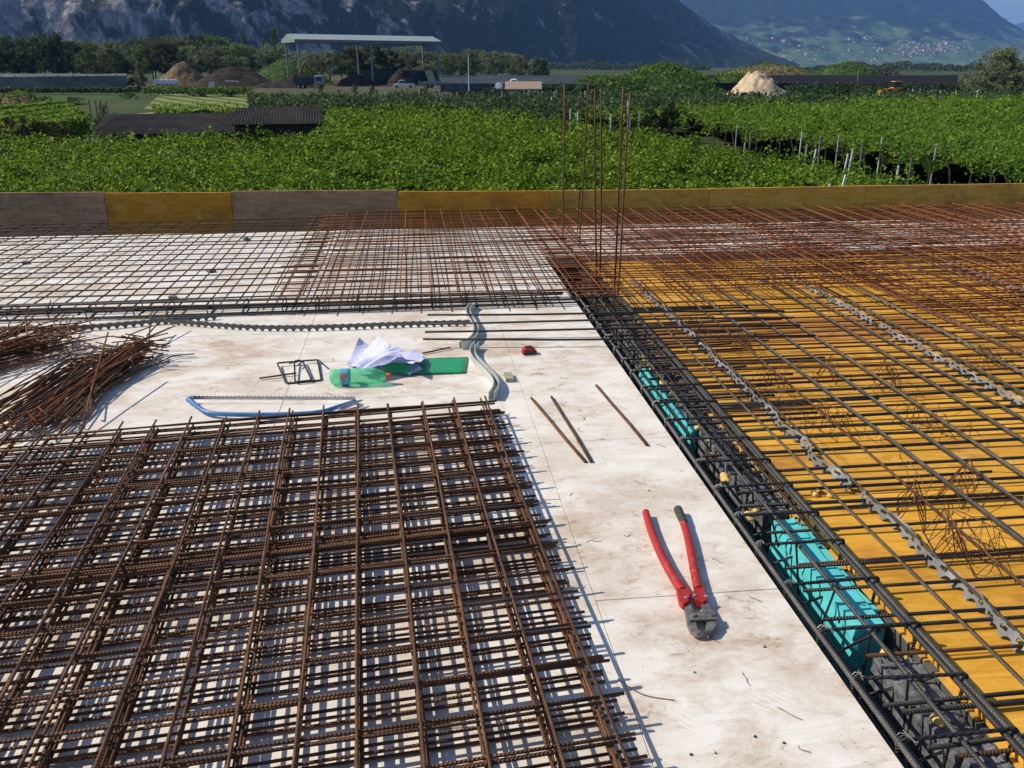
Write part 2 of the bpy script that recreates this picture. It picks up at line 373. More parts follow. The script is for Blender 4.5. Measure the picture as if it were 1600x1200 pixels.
def leaves(P, size, up=.6, fold=.35, aspect=.8):
    """kite leaves folded along the midrib at the points P; returns (v, f) with two triangles each"""
    n = len(P); nrm = rng.normal(size=(n, 3)); nrm /= np.linalg.norm(nrm, axis=1)[:, None]
    nrm[:, 2] = np.abs(nrm[:, 2]) + up; nrm /= np.linalg.norm(nrm, axis=1)[:, None]
    t = rng.normal(size=(n, 3)); t -= nrm * (t * nrm).sum(1)[:, None]; t /= np.linalg.norm(t, axis=1)[:, None]
    b = np.cross(nrm, t); s = (np.asarray(size) * (.65 + .7 * rng.random(n)))[:, None]
    v = np.empty((n, 4, 3)); v[:, 0] = P - t * s * .5; v[:, 1] = P + b * s * .5 * aspect + nrm * s * fold * .4 - t * s * .08
    v[:, 2] = P + t * s * .5; v[:, 3] = P - b * s * .5 * aspect + nrm * s * fold * .4 - t * s * .08
    i = np.arange(n)[:, None] * 4
    f = np.concatenate([i + np.array([[0, 1, 2]]), i + np.array([[0, 2, 3]])], 1).reshape(-1, 3)
    return v.reshape(-1, 3), f
def inpoly(x, y, poly):
    c = np.zeros(x.shape, bool); n = len(poly)
    for i in range(n):
        x0, y0 = poly[i]; x1, y1 = poly[i - 1]
        if y0 == y1: continue
        hit = ((y0 > y) != (y1 > y)) & (x < (x1 - x0) * (y - y0) / (y1 - y0) + x0); c ^= hit
    return c
# ================================================================== BUILDING SITE
# slab under everything
PZ = -.04                                    # top of the yellow formwork deck
tag(MB().box(-9, 9.5, -3, 9.78, GZ, -.35).build('floor_slab', M['concrete']), kind='structure')
tag(MB().box(-9, 1.125, -3, 9.04, -.349, -.102).build('slab_step', M['membrane']), kind='structure')
tag(MB().box(1.46, 9.5, -3, 9.04, -.349, -.075).build('slab_infill', M['concrete']), kind='structure')
ledge = MB(); nl = 60; vv_ = []
for i in range(nl + 1):
    y_ = -1 + i * 7.0 / nl; w_ = 1.262 + random.gauss(0, .008)
    vv_ += [(1.126, y_, -.185 + random.gauss(0, .003)), (w_, y_, -.19 + random.gauss(0, .004)), (w_, y_, -.345)]
ledge.add(vv_, [q for i in range(nl) for q in ([3 * i, 3 * i + 1, 3 * i + 4, 3 * i + 3], [3 * i + 1, 3 * i + 2, 3 * i + 5, 3 * i + 4])])
tag(ledge.build('slab_ledge', M['membrane']), kind='structure')
# white insulation boards
def ins_board(a0, a1, b0, b1, label, z0=-.10):
    g = .0008; o = MB().box(a0 + g, a1 - g, b0 + g, b1 - g, z0, random.uniform(-.0012, .0012)).build('insulation_board', M['insul'], None, bevel=.0012)
    tag(o, label, 'insulation board', 'white insulation boards laid on the slab')
ys = [-.3, .93, 2.16, 3.39, 4.62, 5.85]
for i in range(5):
    ins_board(.525, 1.13, ys[i] + .12, ys[i + 1] + .12, ['white insulation board at the bottom edge of the photo beside the beam trench', 'white insulation board under the jaws of the bolt cutter', 'white insulation board under the handles of the bolt cutter and three loose bars', 'white insulation board under the tape measure', 'white insulation board where the four dark bars cross to the trench'][i])
for j, (a0, a1) in enumerate([(-.705, .525), (-1.935, -.705), (-3.165, -1.935)]):
    for i in range(8 if j < 2 else 4):
        b1 = 5.97 - .6 * i
        where = ('under the stack of rusty mesh' if b1 - .6 < 3.7 else 'around the bottle, papers and saw') if j == 0 else (('under the stack of rusty mesh' if b1 < 3.9 else 'beside the piles of bent bars') if j == 1 else 'under the pile of bent bars at the photo edge')
        ins_board(a0, a1, b1 - .6, b1, 'scuffed white insulation board lying ' + where)
for i in range(9):
    a0 = -5.6 + i * 1.23
    for b0, b1 in ((5.97, 7.5), (7.5, 9.04)):
        if b0 < 7 and a0 > .9: continue
        a1 = min(a0 + 1.23, 1.13) if b0 < 7 else a0 + 1.23
        ins_board(a0, a1, b0, b1, 'white insulation board under the tied mesh near the long form boards' if b0 > 7 else 'white insulation board under the far mesh behind the cage of dark bars')
for a0 in (5.47, 6.7, 7.93):
    ins_board(a0, a0 + 1.23, 7.62, 9.04, 'white insulation board under the tied mesh near the long form boards')
# formwork boards along the far edge
bp = [(-7.2, 10.12), (-5.3, 10.02), (-3.36, 9.90), (-2.0, 9.81), (-.19, 9.69), (1.50, 9.585), (3.32, 9.55), (5.2, 9.585), (7.25, 9.60), (9.2, 9.62)]
bm_ = ['board_grey', 'board_grey', 'board_orange', 'board_grey', 'board_orange', 'board_yellow', 'board_yellow', 'board_yellow', 'board_yellow']
bl = [None, 'weathered brown form board at the end of the row beside the bare mesh', 'orange form board between two weathered brown boards', 'weathered brown form board between two orange ones', 'orange form board left of the six standing bars', 'yellow form board behind the six standing bars', 'stained yellow form board with a dark smear near its top', 'longest yellow form board beyond the wide rusty mesh', 'yellow form board at the far corner of the deck']
for i in range(1, 9):
    p0, p1 = Vector((bp[i][0], bp[i][1], 0)), Vector((bp[i + 1][0], bp[i + 1][1], 0)); L = (p1 - p0).length; dz = random.uniform(-.006, .006)
    o = MB().box(.003, L - .003, 0, .027, -.36, .30 + dz + (.01 if i in (1, 3) else 0)).build('form_board', M[bm_[i]], None, bevel=.002)
    o.location = p0; o.rotation_euler = (0, 0, math.atan2(p1.y - p0.y, p1.x - p0.x)); tag(o, bl[i], 'form board', 'form boards along the far edge of the deck')
    for q in (.35, L - .4):      # timber studs behind the board
        MB().box(q - .04, q + .04, .029, .13, -1.2, .22).build('stud', M['edgewood'], o)
# yellow formwork panels
k = 0
for row in range(14):
    b0 = .45 + .5 * row
    for cidx in range(4):
        a0 = 1.468 + 2.0 * cidx; a1 = a0 + 2.0
        if b0 > 7.0 and a0 > 3.3: pass
        b1 = min(b0 + .5, 7.42 + .06 * cidx)
        if (cidx == 1 and b0 < .9) or (cidx == 2 and b0 < 1.9) or (cidx == 3 and b0 < 3.4): continue
        j = random.uniform(-.004, .012) if cidx == 0 else 0
        brown = (row == 4 and cidx == 1) or (row == 9 and cidx == 0) or (row == 8 and cidx == 2)
        lab = 'brown stained formwork panel among the yellow ones' if brown else ('yellow plywood formwork panel ending at the beam trench' if cidx == 0 else 'yellow plywood formwork panel lying under the tied bars')
        o = MB().box(0, a1 - a0 - .003 - j, 0, b1 - b0 - .003, -.027, 0).build('formwork_panel', M['plybrown' if brown else 'ply'], None, bevel=.0015)
        o.location = (a0 + j, b0, PZ + random.uniform(-.001, .001)); tag(o, lab, 'formwork panel', 'yellow formwork panels of the deck')
        if cidx == 0 and b0 < 3.6:
            for q in range(2):
                o2 = MB().box(-.014, .012, .02 + q * .25, .24 + q * .25 + random.uniform(-.05, 0), -.075, -.029).build('edge_cleat', M['edgewood'], o)
# far strip between deck panels and white boards on the right
tag(MB().box(3.47, 9.5, 7.48, 7.60, -.07, -.03).build('timber_batten', M['plybrown'], None), 'dark wooden batten between yellow panels and far white boards', 'batten')
# beam trench: grey blocks, cyan boards, foam
b = 1.0; bi = 0
while b < 5.75:
    L = random.uniform(.15, .24)
    if not (2.06 < b + L * .5 < 2.92):
        w0 = 1.343 + random.uniform(-.01, .01); zt = -.078 + random.uniform(-.016, .012)
        bm = bmesh.new(); bmesh.ops.create_cube(bm, size=1)
        bmesh.ops.scale(bm, vec=(1.452 - w0, L - .01, .26), verts=bm.verts); bmesh.ops.subdivide_edges(bm, edges=bm.edges[:], cuts=11, use_grid_fill=True)
        ph = random.random() * 50
        for vv in bm.verts:
            vv.co += Vector((random.gauss(0, .0016), random.gauss(0, .0016), random.gauss(0, .0024) + .02 * (float(vn(vv.co.x + ph, vv.co.y, .06, 3)) - .5)))
            if vv.co.y > L * .5 - .03 and random.random() < .3: vv.co.z -= .01
        bmesh.ops.translate(bm, vec=((w0 + 1.452) / 2, b + L / 2, zt - .13), verts=bm.verts)
        me = bpy.data.meshes.new('block'); bm.to_mesh(me); bm.free(); me.materials.append(M['block']); me.shade_smooth(); me.set_sharp_from_angle(angle=R(40))
        tag(link('grey_block', me), 'rough grey block beneath the beam cage in the trench' if not 2.9 < b < 3.2 else 'rough grey block just beyond the large cyan foam board', 'block', 'grey blocks in the beam trench')
        bi += 1
    b += L
def cyan_board(a0, a1, b0, b1, z0, z1, label):
    bm = bmesh.new(); bmesh.ops.create_cube(bm, size=1); bmesh.ops.scale(bm, vec=(a1 - a0, b1 - b0, z1 - z0), verts=bm.verts)
    bmesh.ops.subdivide_edges(bm, edges=bm.edges[:], cuts=9, use_grid_fill=True)
    for vv in bm.verts:
        e = abs(vv.co.x) > (a1 - a0) * .49 or abs(vv.co.y) > (b1 - b0) * .49
        vv.co += Vector((random.gauss(0, .003 if e else .001), random.gauss(0, .003 if e else .001), random.gauss(0, .004) if e and random.random() < .06 else 0))
    bmesh.ops.translate(bm, vec=((a0 + a1) / 2, (b0 + b1) / 2, (z0 + z1) / 2), verts=bm.verts)
    me = bpy.data.meshes.new('cyan'); bm.to_mesh(me); bm.free(); me.materials.append(M['cyan']); me.shade_smooth(); me.set_sharp_from_angle(angle=R(35))
    tag(link('foam_board', me), label, 'foam board', 'cyan foam boards in the trench')
cyan_board(1.335, 1.432, 2.14, 2.82, -.30, -.062, 'bright cyan foam board lying broad side up beside the yellow deck')
cyan_board(1.433, 1.453, 2.22, 2.80, -.25, -.068, 'thin jagged cyan strip between foam board and yellow deck')
cyan_board(1.305, 1.338, 3.75, 4.75, -.30, -.085, 'narrow cyan foam board standing in the dark trench further back')
def blob(c, r, label='blob of yellow expanding foam stuck on the grey blocks'):
    bm = bmesh.new(); bmesh.ops.create_icosphere(bm, subdivisions=3, radius=r); ph = random.random() * 9
    for vv in bm.verts: vv.co *= 1 + 1.1 * (float(fbm(vv.co.x + ph, vv.co.y + vv.co.z, r * .9, 3)) - .5)
    bmesh.ops.scale(bm, vec=(1, random.uniform(.8, 1.7), .7), verts=bm.verts)
    me = bpy.data.meshes.new('foam'); bm.to_mesh(me); bm.free(); me.materials.append(M['foam']); me.shade_smooth()
    tag(link('foam_blob', me, None, c), label, 'foam blob', 'yellow foam blobs in the trench')
for i in range(17): blob((1.352 + random.gauss(0, .008), 3.7 + i * .09 + random.gauss(0, .012), -.065 + random.uniform(-.01, .012)), random.uniform(.010, .021))
for a_, b_, r_ in [(1.365, 2.01, .017), (1.41, 1.98, .010), (1.38, 1.86, .009), (1.352, 1.72, .015), (1.26, 2.86, .022), (1.30, 2.9, .018), (1.28, 3.2, .02), (1.3, 3.42, .022), (1.345, 3.6, .02), (1.42, 3.25, .014)]: blob((a_, b_, -.062), r_)
for a_, b_ in [(1.60, 2.99), (1.63, 2.94), (1.575, 2.965)]: blob((a_, b_, PZ + .008), .014, 'blob of yellow expanding foam dropped on the yellow panel')
# beam cage: top bars, lower bars, stirrups
cage = empty('beam_cage', (1.3, 0, 0)); tag(cage, 'long cage of dark ribbed bars and stirrups sunk in the beam trench', 'beam cage')
def cb(a, z, r, mn, b0=1.0, b1=6.5, j=.004):
    bar('long_bar', (a - 1.3 + random.uniform(-j, j), b0, z), (a - 1.3 + random.uniform(-j, j), b1, z), r, mn, cage, 10)
cb(1.152, .022, .008, 'grey'); cb(1.302, .012, .007, 'grey'); cb(1.432, .022, .008, 'grey'); cb(1.449, .019, .0085, 'grey', 1.0, 6.2)
cb(1.19, -.20, .007, 'dark'); cb(1.235, -.13, .007, 'dark'); cb(1.268, -.128, .007, 'grey'); cb(1.40, -.05, .006, 'dark', 3.2); cb(1.17, -.215, .007, 'dark'); cb(1.345, .004, .006, 'dark', 3.0); cb(1.21, .018, .006, 'dark', 3.4); cb(1.415, .006, .007, 'dark', 2.5)
for i in range(24):
    bb = 1.352 + i * .2275 + random.gauss(0, .008); z1 = .032; l, r_ = 1.140 - 1.3, 1.462 - 1.3
    t = random.gauss(0, .01); MB().tube([(random.uniform(-.02, .07), bb + .03, -.21), (random.uniform(-.02, .07), bb + .02, .02)], .004, 6).build('stirrup_leg', M['dark'], cage, True)
    pts = [(l + .03, bb - .012, -.02), (l, bb - .005, -.03), (l, bb, z1), (r_, bb + t, z1), (r_ - .01, bb + t + .02, -.22), (l + .03, bb + .02, -.22), (l + .004, bb + .006, z1 - .02)]
    MB().tube(fillet(pts, .014, 3), .0055, 7).build('stirrup', M['dark'], cage, True)
    MB().tube([(l + .02, bb + .1 + random.gauss(0, .02), -.17), (r_ - .02, bb + .11 + random.gauss(0, .02), -.06)], .0045, 6).build('cross_rod', M['dark'], cage, True)
    c0 = Vector((l + .012, bb, z1 - .006))
    pts = [c0 + Vector((.016 * math.cos(q * 1.1), .012 * math.sin(q * 1.1) + .0015 * q, .013 * math.sin(q * 1.1 + 1))) for q in range(13)] + [c0 + Vector((random.uniform(-.02, .03), -.02, .015))]
    MB().tube(pts, .0011, 5).build('tie_wire', M['greywire'], cage, True)
cage2 = empty('beam_cage', (-1.5, 5.95, 0)); tag(cage2, 'dark low cage of bars lying along the near edge of the far mesh', 'beam cage')
for yb, zb, mn, rr in ((-.10, .05, 'dark', .007), (-.10, .005 + .008, 'dark', .007), (.07, .06, 'dark', .007), (.07, .015, 'dark', .007), (-.03, .058, 'rust', .006), (.03, .062, 'dark', .007), (-.135, .02, 'dark', .006)):
    x0 = -4.2
    bar('long_bar', (x0 + 1.5, yb + random.uniform(-.012, .012), zb), (1.05 + 1.5 + random.uniform(-.05, .1), yb + random.uniform(-.012, .012), zb), rr, mn, cage2)
for i in range(20):
    x = -4.0 + 1.5 + i * .255 + random.gauss(0, .015)
    pts = [(x, -.115, .07), (x, .085, .07), (x + .01, .085, .003), (x + .01, -.115, .003), (x, -.115, .06), (x + .03, -.09, .075 + (.06 if random.random() < .3 else 0))]
    MB().tube(fillet(pts, .012, 2), .004, 6).build('stirrup', M['dark'], cage2, True)
# ---- far mesh on the white boards (lower layer)
gF = 'welded mesh sheets laid over the far part of the deck'
mat_sheet('bare grey brown mesh over white insulation at the far side, standing proud of the trench', -4.86, -.86, 5.88, 9.48, .048, .2, .2, .0056, 'dark2', False, R(.3), group=gF, n=6)
mat_sheet('lower rusty mesh over white insulation behind the four long dark bars', -.70, 1.5, 5.90, 9.4, .045, .2, .2, .0042, 'rust', False, R(-.5), group=gF, n=6)
mat_sheet('lower rusty mesh crossing the trench end under the six standing bars', 1.2, 3.6, 5.95, 9.4, .040, .2, .1, .0045, 'orange_rust', False, R(.4), group=gF, n=6)
mat_sheet('lower rusty mesh over the far white strip under the wide upper mesh', 3.5, 7.3, 5.2, 9.4, .035, .2, .1, .0045, 'orange_rust', False, R(-.3), group=gF, n=6)
# ---- upper rusty mesh
mat_sheet('upper orange rusty mesh over the white boards with its bars ending at the dark cage', -.92, 1.28, 5.86, 9.46, .125, .2, .2, .0045, 'orange_rust', True, R(-.2), group=gF, n=6)
mat_sheet('second upper rusty mesh overlapping the orange one behind the dark cage', -1.0, 1.1, 6.0, 9.3, .105, .2, .2, .004, 'rust', True, R(.8), group=gF, n=6, ob=.09)
mat_sheet('upper orange rusty mesh in front of the yellow form boards beside the standing bars', 1.38, 3.58, 5.84, 9.38, .12, .2, .2, .0045, 'orange_rust', True, R(.2), group=gF, n=6)
mat_sheet('upper rusty mesh above the spacer strip at the far right of the deck', 3.3, 5.7, 4.3, 9.36, .10, .2, .2, .0045, 'orange_rust', True, R(-.4), group=gF, n=6)
mat_sheet('upper rusty mesh at the far corner near the last form board', 5.4, 7.6, 4.4, 9.3, .112, .2, .2, .0045, 'orange_rust', True, R(.5), group=gF, n=6)
mat_sheet('dense rusty mesh lapped under the orange mesh above the yellow panels', 1.9, 4.3, 6.1, 9.3, .098, .2, .1, .004, 'rust', True, R(-.9), group=gF, n=6)
mat_sheet('dense rusty mesh lapped under the upper mesh at the far right', 4.2, 6.9, 5.2, 9.25, .095, .2, .1, .004, 'rust', True, R(.9), group=gF, n=6)
# ---- right deck: hand laid bars
gX = 'cross bars tied over the yellow deck'; gD = 'long bars running in depth over the yellow deck'
def loose(p0, p1, r, mn, label, group, n=10):
    return tag(bar('reinforcing_bar', p0, p1, r, mn, None, n), label, 'reinforcing bar', group)
zc = PZ + .024
bs = [1.55, 1.72, 1.93, 2.115, 2.29, 2.44, 2.655, 2.845, 2.99, 3.14, 3.33, 3.47] + [3.47 + .115 * q for q in range(1, 22)]
for i, bb in enumerate(bs):
    a0 = 1.24 + random.uniform(-.05, .12); t = random.gauss(0, .012); rr = random.choice([.006, .007, .008]) if bb < 4.6 else .006
    loose((a0, bb - t, zc), (7.4 if bb > 4 else 5.2, bb + t + random.gauss(0, .02), zc), rr, random.choice(['dark', 'dark', 'dark', 'rust']) if bb < 4.2 else 'rust', 'dark ribbed cross bar tied low over the yellow deck', gX)
    if random.random() < .75:     # short lap bar sticking out of the beam
        L = random.uniform(.5, 1.2); o_ = random.choice((-1, 1)) * random.uniform(.018, .05)
        loose((1.2 + random.uniform(0, .1), bb + o_, zc + .002), (1.25 + L, bb + o_ + random.gauss(0, .02), zc + .004), .0065, 'dark', 'short dark lap bar reaching from the beam cage over the yellow deck', 'short lap bars beside the beam cage', 10)
for i, (aa, mn, rr) in enumerate([(1.60, 'tan', .0055), (1.752, 'tan', .006), (1.955, 'wire', .006), (2.105, 'grey', .0085), (2.30, 'grey', .0075), (2.475, 'tan', .008), (2.73, 'tan', .008), (2.89, 'tan', .007), (3.12, 'tan', .008), (3.33, 'grey', .008), (3.55, 'tan', .007), (3.78, 'tan', .008), (4.0, 'orange_rust', .007), (4.24, 'orange_rust', .007), (4.5, 'orange_rust', .007), (4.75, 'orange_rust', .007), (5.0, 'orange_rust', .007)]):
    t = random.gauss(0, .012)
    loose((aa + t, .9 if aa < 3 else 2.2, zc + .015), (aa - t, 6.3 + random.random() * .5, zc + .015), rr, mn, ['thin tan bar nearest the beam cage, running in depth', 'tan bar running in depth just beside the pale spacer strip', 'thin rusty bar running in depth past the wire supports', 'thick shiny grey bar running in depth over the yellow deck'][i] if i < 4 else 'long bar running in depth over the yellow deck past the spacer strip', gD)
    if i == 3: loose((aa + .019, .9, zc + .016), (aa + .019, 2.62, zc + .016), .0085, 'grey', 'thick grey bar lapped beside the shiny grey bar at the near end', gD)
# four dark bars crossing white board and trench
for i, ((x0, y0), (x1, y1)) in enumerate([((668, 492), (1225, 486)), ((665, 506), (1240, 495)), ((664, 518), (1251, 509)), ((661, 531), (1274, 526))]):
    loose(gp(x0, y0, .05), gp(x1, y1, .05), .007, 'dark', ['farthest of the four long dark bars lying across white board and trench', 'second farthest of the four long dark bars across white board and trench', 'third of the four long dark bars, under the top of the curved channel', 'nearest of the four long dark bars lying across white board and trench'][i], 'four dark bars crossing the trench')
for p, q, l in [((830, 622), (914, 721), 'rusty loose bar lying on white board, leaning towards its neighbour'), ((862, 620), (924, 721), 'rusty loose bar whose end almost meets its neighbour near the mesh stack'), ((932, 602), (1011, 695), 'rusty loose bar lying alone on white board near the beam')]:
    a_, b_ = gp(*p, .008), gp(*q, .008); loose(a_, b_, .007, 'rust', l, 'three loose rusty bars on white board', 10)
for p, q, l in [((405, 591), (462, 583), 'short dark rod poking out between stirrups and bottle'), ((660, 552), (703, 543), 'short rusty rod poking out behind the papers')]:
    loose(gp(*p, .01), gp(*q, .012), .005, 'rust', l, None)
# standing starter bars
for (x, y, xt, yt, rr) in [(880, 376, 882, 131, .0085), (905, 381, 921, 127, .007), (932, 440, 930, 139, .007), (938, 436, 941, 147, .007), (960, 441, 976, 135, .0075), (966, 446, 987, 143, .007)]:
    p0 = gp(x, y, .02); D = p0[1] * math.cos(YAW) + p0[0] * math.sin(YAW)
    t = bg(xt, D + .02); zt = zy(yt, D)
    lab = {880: 'tall rusty bar standing first in the row before the form boards', 905: 'leaning tall rusty bar, second in the row', 932: 'straight tall rusty bar, third in the row', 938: 'shortest tall rusty bar, fourth in the row', 960: 'tall rusty bar leaning away, fifth in the row', 966: 'last tall rusty bar in the row, leaning like its neighbour'}[x]
    d = Vector((t[0], t[1], zt)) - Vector(p0); p0 = Vector(p0) - d.normalized() * .25
    tag(bar('starter_bar', p0, (t[0], t[1], zt), rr, 'rust', None, 10), lab, 'starter bar', 'six tall bars standing out of the deck')
bar_ = bar('starter_bar', gp(901, 381, -.2), gp(906, 297, .62), .006, 'rust', None, 8); tag(bar_, 'short rusty bar leaning against the leaning tall bar', 'starter bar')
# wire supports: zigzag wire frames standing under the upper layer
def wire_support(a, b_, rz, n, h, label='thin rusty zigzag wire support standing between the bars'):
    o = empty('wire_support', (a, b_, PZ), rz); tag(o, label, 'wire support', 'rusty wire supports on the yellow deck')
    w = .05; pts = []
    for i in range(n * 2 + 1): pts.append((random.gauss(0, .006) + (w if i % 2 == 0 else 0), i * .035, .003 if i % 2 == 0 else h + random.gauss(0, .01)))
    MB().tube(pts, .0017, 5).build('zigzag', M['wire'], o)
    pts = [(-p[0], p[1], p[2]) if k_ % 2 == 0 else p for k_, p in enumerate(pts)]; MB().tube(pts, .0017, 5).build('zigzag', M['wire'], o)
    for s in (-1, 1): MB().tube([(s * w, 0, .003), (s * w + random.gauss(0, .004), n * .035, .006), (s * w, n * .07, .003)], .0017, 5).build('foot_wire', M['wire'], o)
    MB().tube([(0, 0, h), (random.gauss(0, .004), n * .035, h + .003), (0, n * .07, h)], .002, 5).build('top_wire', M['wire'], o)
    for q in range(2):
        x0 = random.uniform(-.05, .05); y0 = random.uniform(0, n * .07)
        MB().tube(smooth_path([(x0, y0, .01), (x0 + random.gauss(0, .05), y0 + random.gauss(0, .08), h * .8), (x0 + random.gauss(0, .09), y0 + random.gauss(0, .1), h * 1.3), (x0 + random.gauss(0, .1), y0 + random.gauss(0, .15), h * .5)], 2), .0014, 5).build('stray_wire', M['wire'], o)
for px, py, rz, n, h in [(1170, 560, -.1, 4, .13), (1230, 625, .2, 4, .14), (1290, 600, -.5, 3, .13), (1400, 620, -.2, 4, .15), (1420, 830, -.55, 4, .15), (1500, 900, -.3, 4, .15), (1570, 880, .4, 3, .14), (1325, 690, .15, 4, .14), (1560, 580, .1, 3, .13), (1480, 690, .3, 4, .12), (1480, 790, -.8, 4, .13), (1100, 530, .2, 3, .12), (1190, 640, .1, 3, .12)]:
    p = gp(px, py, PZ); wire_support(p[0], p[1], rz, n, h * .8)
for i in range(14):
    a_ = random.uniform(1.7, 3.4); b_ = random.uniform(2.6, 5.2)
    pts = smooth_path([(a_, b_, .0), (a_ + random.gauss(0, .06), b_ + random.gauss(0, .06), .03 + random.random() * .05), (a_ + random.gauss(0, .1), b_ + random.gauss(0, .1), .05), (a_ + random.gauss(0, .15), b_ + random.gauss(0, .15), 0)], 3)
    tag(MB().tube(pts, .0013, 5).build('loose_wire', M['wire'], None, True), 'thin loose tie wire curling over the deck bars', 'wire', 'loose wires over the deck bars')
# spacer strips
def spacer(path, h, mname, label, group, pitch=.05, thick=.005, lean=0.0, holes=False):
    P = [Vector(p) for p in path]; L = [0]
    for i in range(1, len(P)): L.append(L[-1] + (P[i] - P[i - 1]).length)
    def at(s):
        for i in range(1, len(P)):
            if s <= L[i] or i == len(P) - 1:
                q = (s - L[i - 1]) / max(1e-9, L[i] - L[i - 1]); return P[i - 1].lerp(P[i], min(q, 1)), (P[i] - P[i - 1]).normalized()
    n = int(L[-1] / (pitch / 12)); v = []; f = []; hol = []
    lean0 = lean
    for i in range(n + 1):
        s = i * L[-1] / n; lean = lean0 if not holes else lean0 * (.55 + .45 * math.sin(s * 2 * math.pi / .36)); up0 = math.sqrt(1 - lean * lean); p, d = at(s); nrm = Vector((-d.y, d.x, 0)); ph = (s / pitch) % 1.0
        u = abs(ph - .5) / .34; arch = h * .40 * math.sqrt(max(0, 1 - u * u)) if u < 1 else 0
        top = h - (.004 if int(s / pitch * 2) % 2 else 0)
        up = Vector((nrm.x * lean, nrm.y * lean, up0)); nn = Vector((nrm.x * up0, nrm.y * up0, -lean))
        hol.append(holes and abs(((s / pitch + .5) % 1.0) - .5) < .27)
        for sd in (-1, 1):
            for hh in (max(arch, .0005), h * .52, h * .80, top): v.append(p + nn * sd * thick / 2 + up * hh + Vector((0, 0, thick * abs(lean) * .5)))
    for i in range(n):
        o0, o1 = i * 8, (i + 1) * 8; hh = hol[i] and hol[i + 1]
        for a_, b_ in ((0, 1), (1, 2), (2, 3), (3, 7), (7, 6), (6, 5), (5, 4), (4, 0)):
            if hh and (a_, b_) in ((1, 2), (6, 5)): continue
            f.append([o0 + a_, o0 + b_, o1 + b_, o1 + a_])
    f.append([0, 1, 2, 3, 7, 6, 5, 4]); f.append([n * 8 + q for q in (4, 5, 6, 7, 3, 2, 1, 0)])
    mb = MB(); mb.add(v, f); return tag(mb.build('spacer_strip', M[mname], None), label, 'spacer strip', group)
gs = 'dark toothed spacer strips lying on white board'
spacer(smooth_path([(-2.75, 5.60, 0), (-2.2, 5.55, 0), (-1.72, 5.66, 0), (-1.35, 5.75, 0)], 2), .042, 'darkplastic', 'dark toothed spacer strip curving up from behind the bent bar pile', gs)
spacer(smooth_path([(-1.76, 5.70, 0), (-1.4, 5.56, 0), (-1.04, 5.43, 0), (-.6, 5.40, 0), (-.15, 5.42, 0), (.33, 5.41, 0)], 2), .042, 'darkplastic', 'long dark toothed spacer strip ending at the curved grey channel', gs)
def snake(a, b0, b1, label):
    pts = []; n = int((b1 - b0) / .012)
    for i in range(n + 1):
        b_ = b0 + i * .012; pts.append((a + .010 * math.sin(b_ * 2 * math.pi / .42) + .004 * math.sin(b_ * 19), b_, PZ + .001))
    spacer(pts, .050, 'plastic', label, 'pale spacer strips on the yellow deck', .066, .004, -.74, True)
for b0, b1, l in [(1.1, 2.92, 'pale grey toothed spacer strip nearest the photo corner on the yellow deck'), (2.96, 4.9, 'pale grey toothed spacer strip beside the beam, middle of its line'), (4.94, 6.6, 'pale grey toothed spacer strip beside the beam, farthest of its line')]: snake(1.70 if b0 > 1.2 else 1.735, b0, b1, l)
for b0, b1, l in [(3.3, 5.2, 'pale spacer strip in the second line, nearer half'), (5.25, 7.2, 'pale spacer strip in the second line, farther half')]: snake(3.02, b0, b1, l)
snake(4.6, 4.6, 7.0, 'pale spacer strip in the third line among rusty mesh')
for i, (px, py) in enumerate([(1193, 440), (40, 412), (330, 425), (385, 375), (270, 467)]):       # small grey pads under the far mesh
    p = gp(px, py, PZ if i == 0 else 0); bm = MB(); bm.prism([(-.05, 0), (.05, 0), (.035, .02), (-.035, .02)], 'x', -.03, .03)
    o = bm.build('mortar_pad', M['plastic' if i == 0 else 'block'], None, bevel=.006); o.location = p; o.rotation_euler = (0, 0, random.random()); tag(o, ['pale mortar pad under the orange mesh over yellow panels', 'small grey mortar pad under the bare mesh near the photo edge', 'grey mortar pad in the middle of the bare mesh', 'grey mortar pad near the far end of the bare mesh', 'grey mortar pad by the dark cage under the bare mesh'][i], 'mortar pad')
# ---- foreground stack of mesh
gS = 'stack of rusty mesh sheets in the foreground'
lab = ['lowest rusty mesh sheet of the foreground stack', 'second lowest rusty mesh sheet of the foreground stack', 'third rusty mesh sheet from below in the foreground stack', 'middle rusty mesh sheet of the foreground stack', 'short rusty mesh sheet laid over the far half of the stack', 'rusty mesh sheet second from the top of the foreground stack', 'topmost rusty mesh sheet of the foreground stack']
z = .011
for i in range(7):
    oa, ob = random.uniform(-.008, .008), [.0, .012, -.012, .021, .072, -.006, .007][i]
    if i == 6: oa, ob = 0, 0
    r_ = .0046; kw = dict(shear=R(2.7), over2=.062, group=gS, n=8, ob=ob, oa=oa)
    rz = R(3.3) + R(random.uniform(-.07, .07)) * (i < 6)
    if i == 4: mat_sheet(lab[i], -1.66, .292, 2.46, 3.81, z, .15, .15, r_, 'rust', i % 2 == 0, rz, (.296, 3.925), .06, tilt=R(-.2), **kw)
    else: mat_sheet(lab[i], -2.108, .292, .69, 3.84, z, .15, .15, r_, 'rust', i % 2 == 0, rz, (.296, 3.925), .05, tilt=R(.2), **kw)
    z += .0135
c0 = bpy.data.objects  # dense band: bundle of six loose cross bars lying in the stack
for i in range(6):
    p0 = Vector((-1.30 + random.gauss(0, .05), 2.46 + .016 * i, .06 + .005 * (i % 3))); p1 = Vector((.36 + random.gauss(0, .02), 2.46 + .016 * i + .17, .068 + .005 * (i % 3)))
    loose(p0, p1, .005, 'rust', 'rusty rod in the tight bundle across the middle of the mesh stack', 'bundle of rods in the mesh stack', 8)
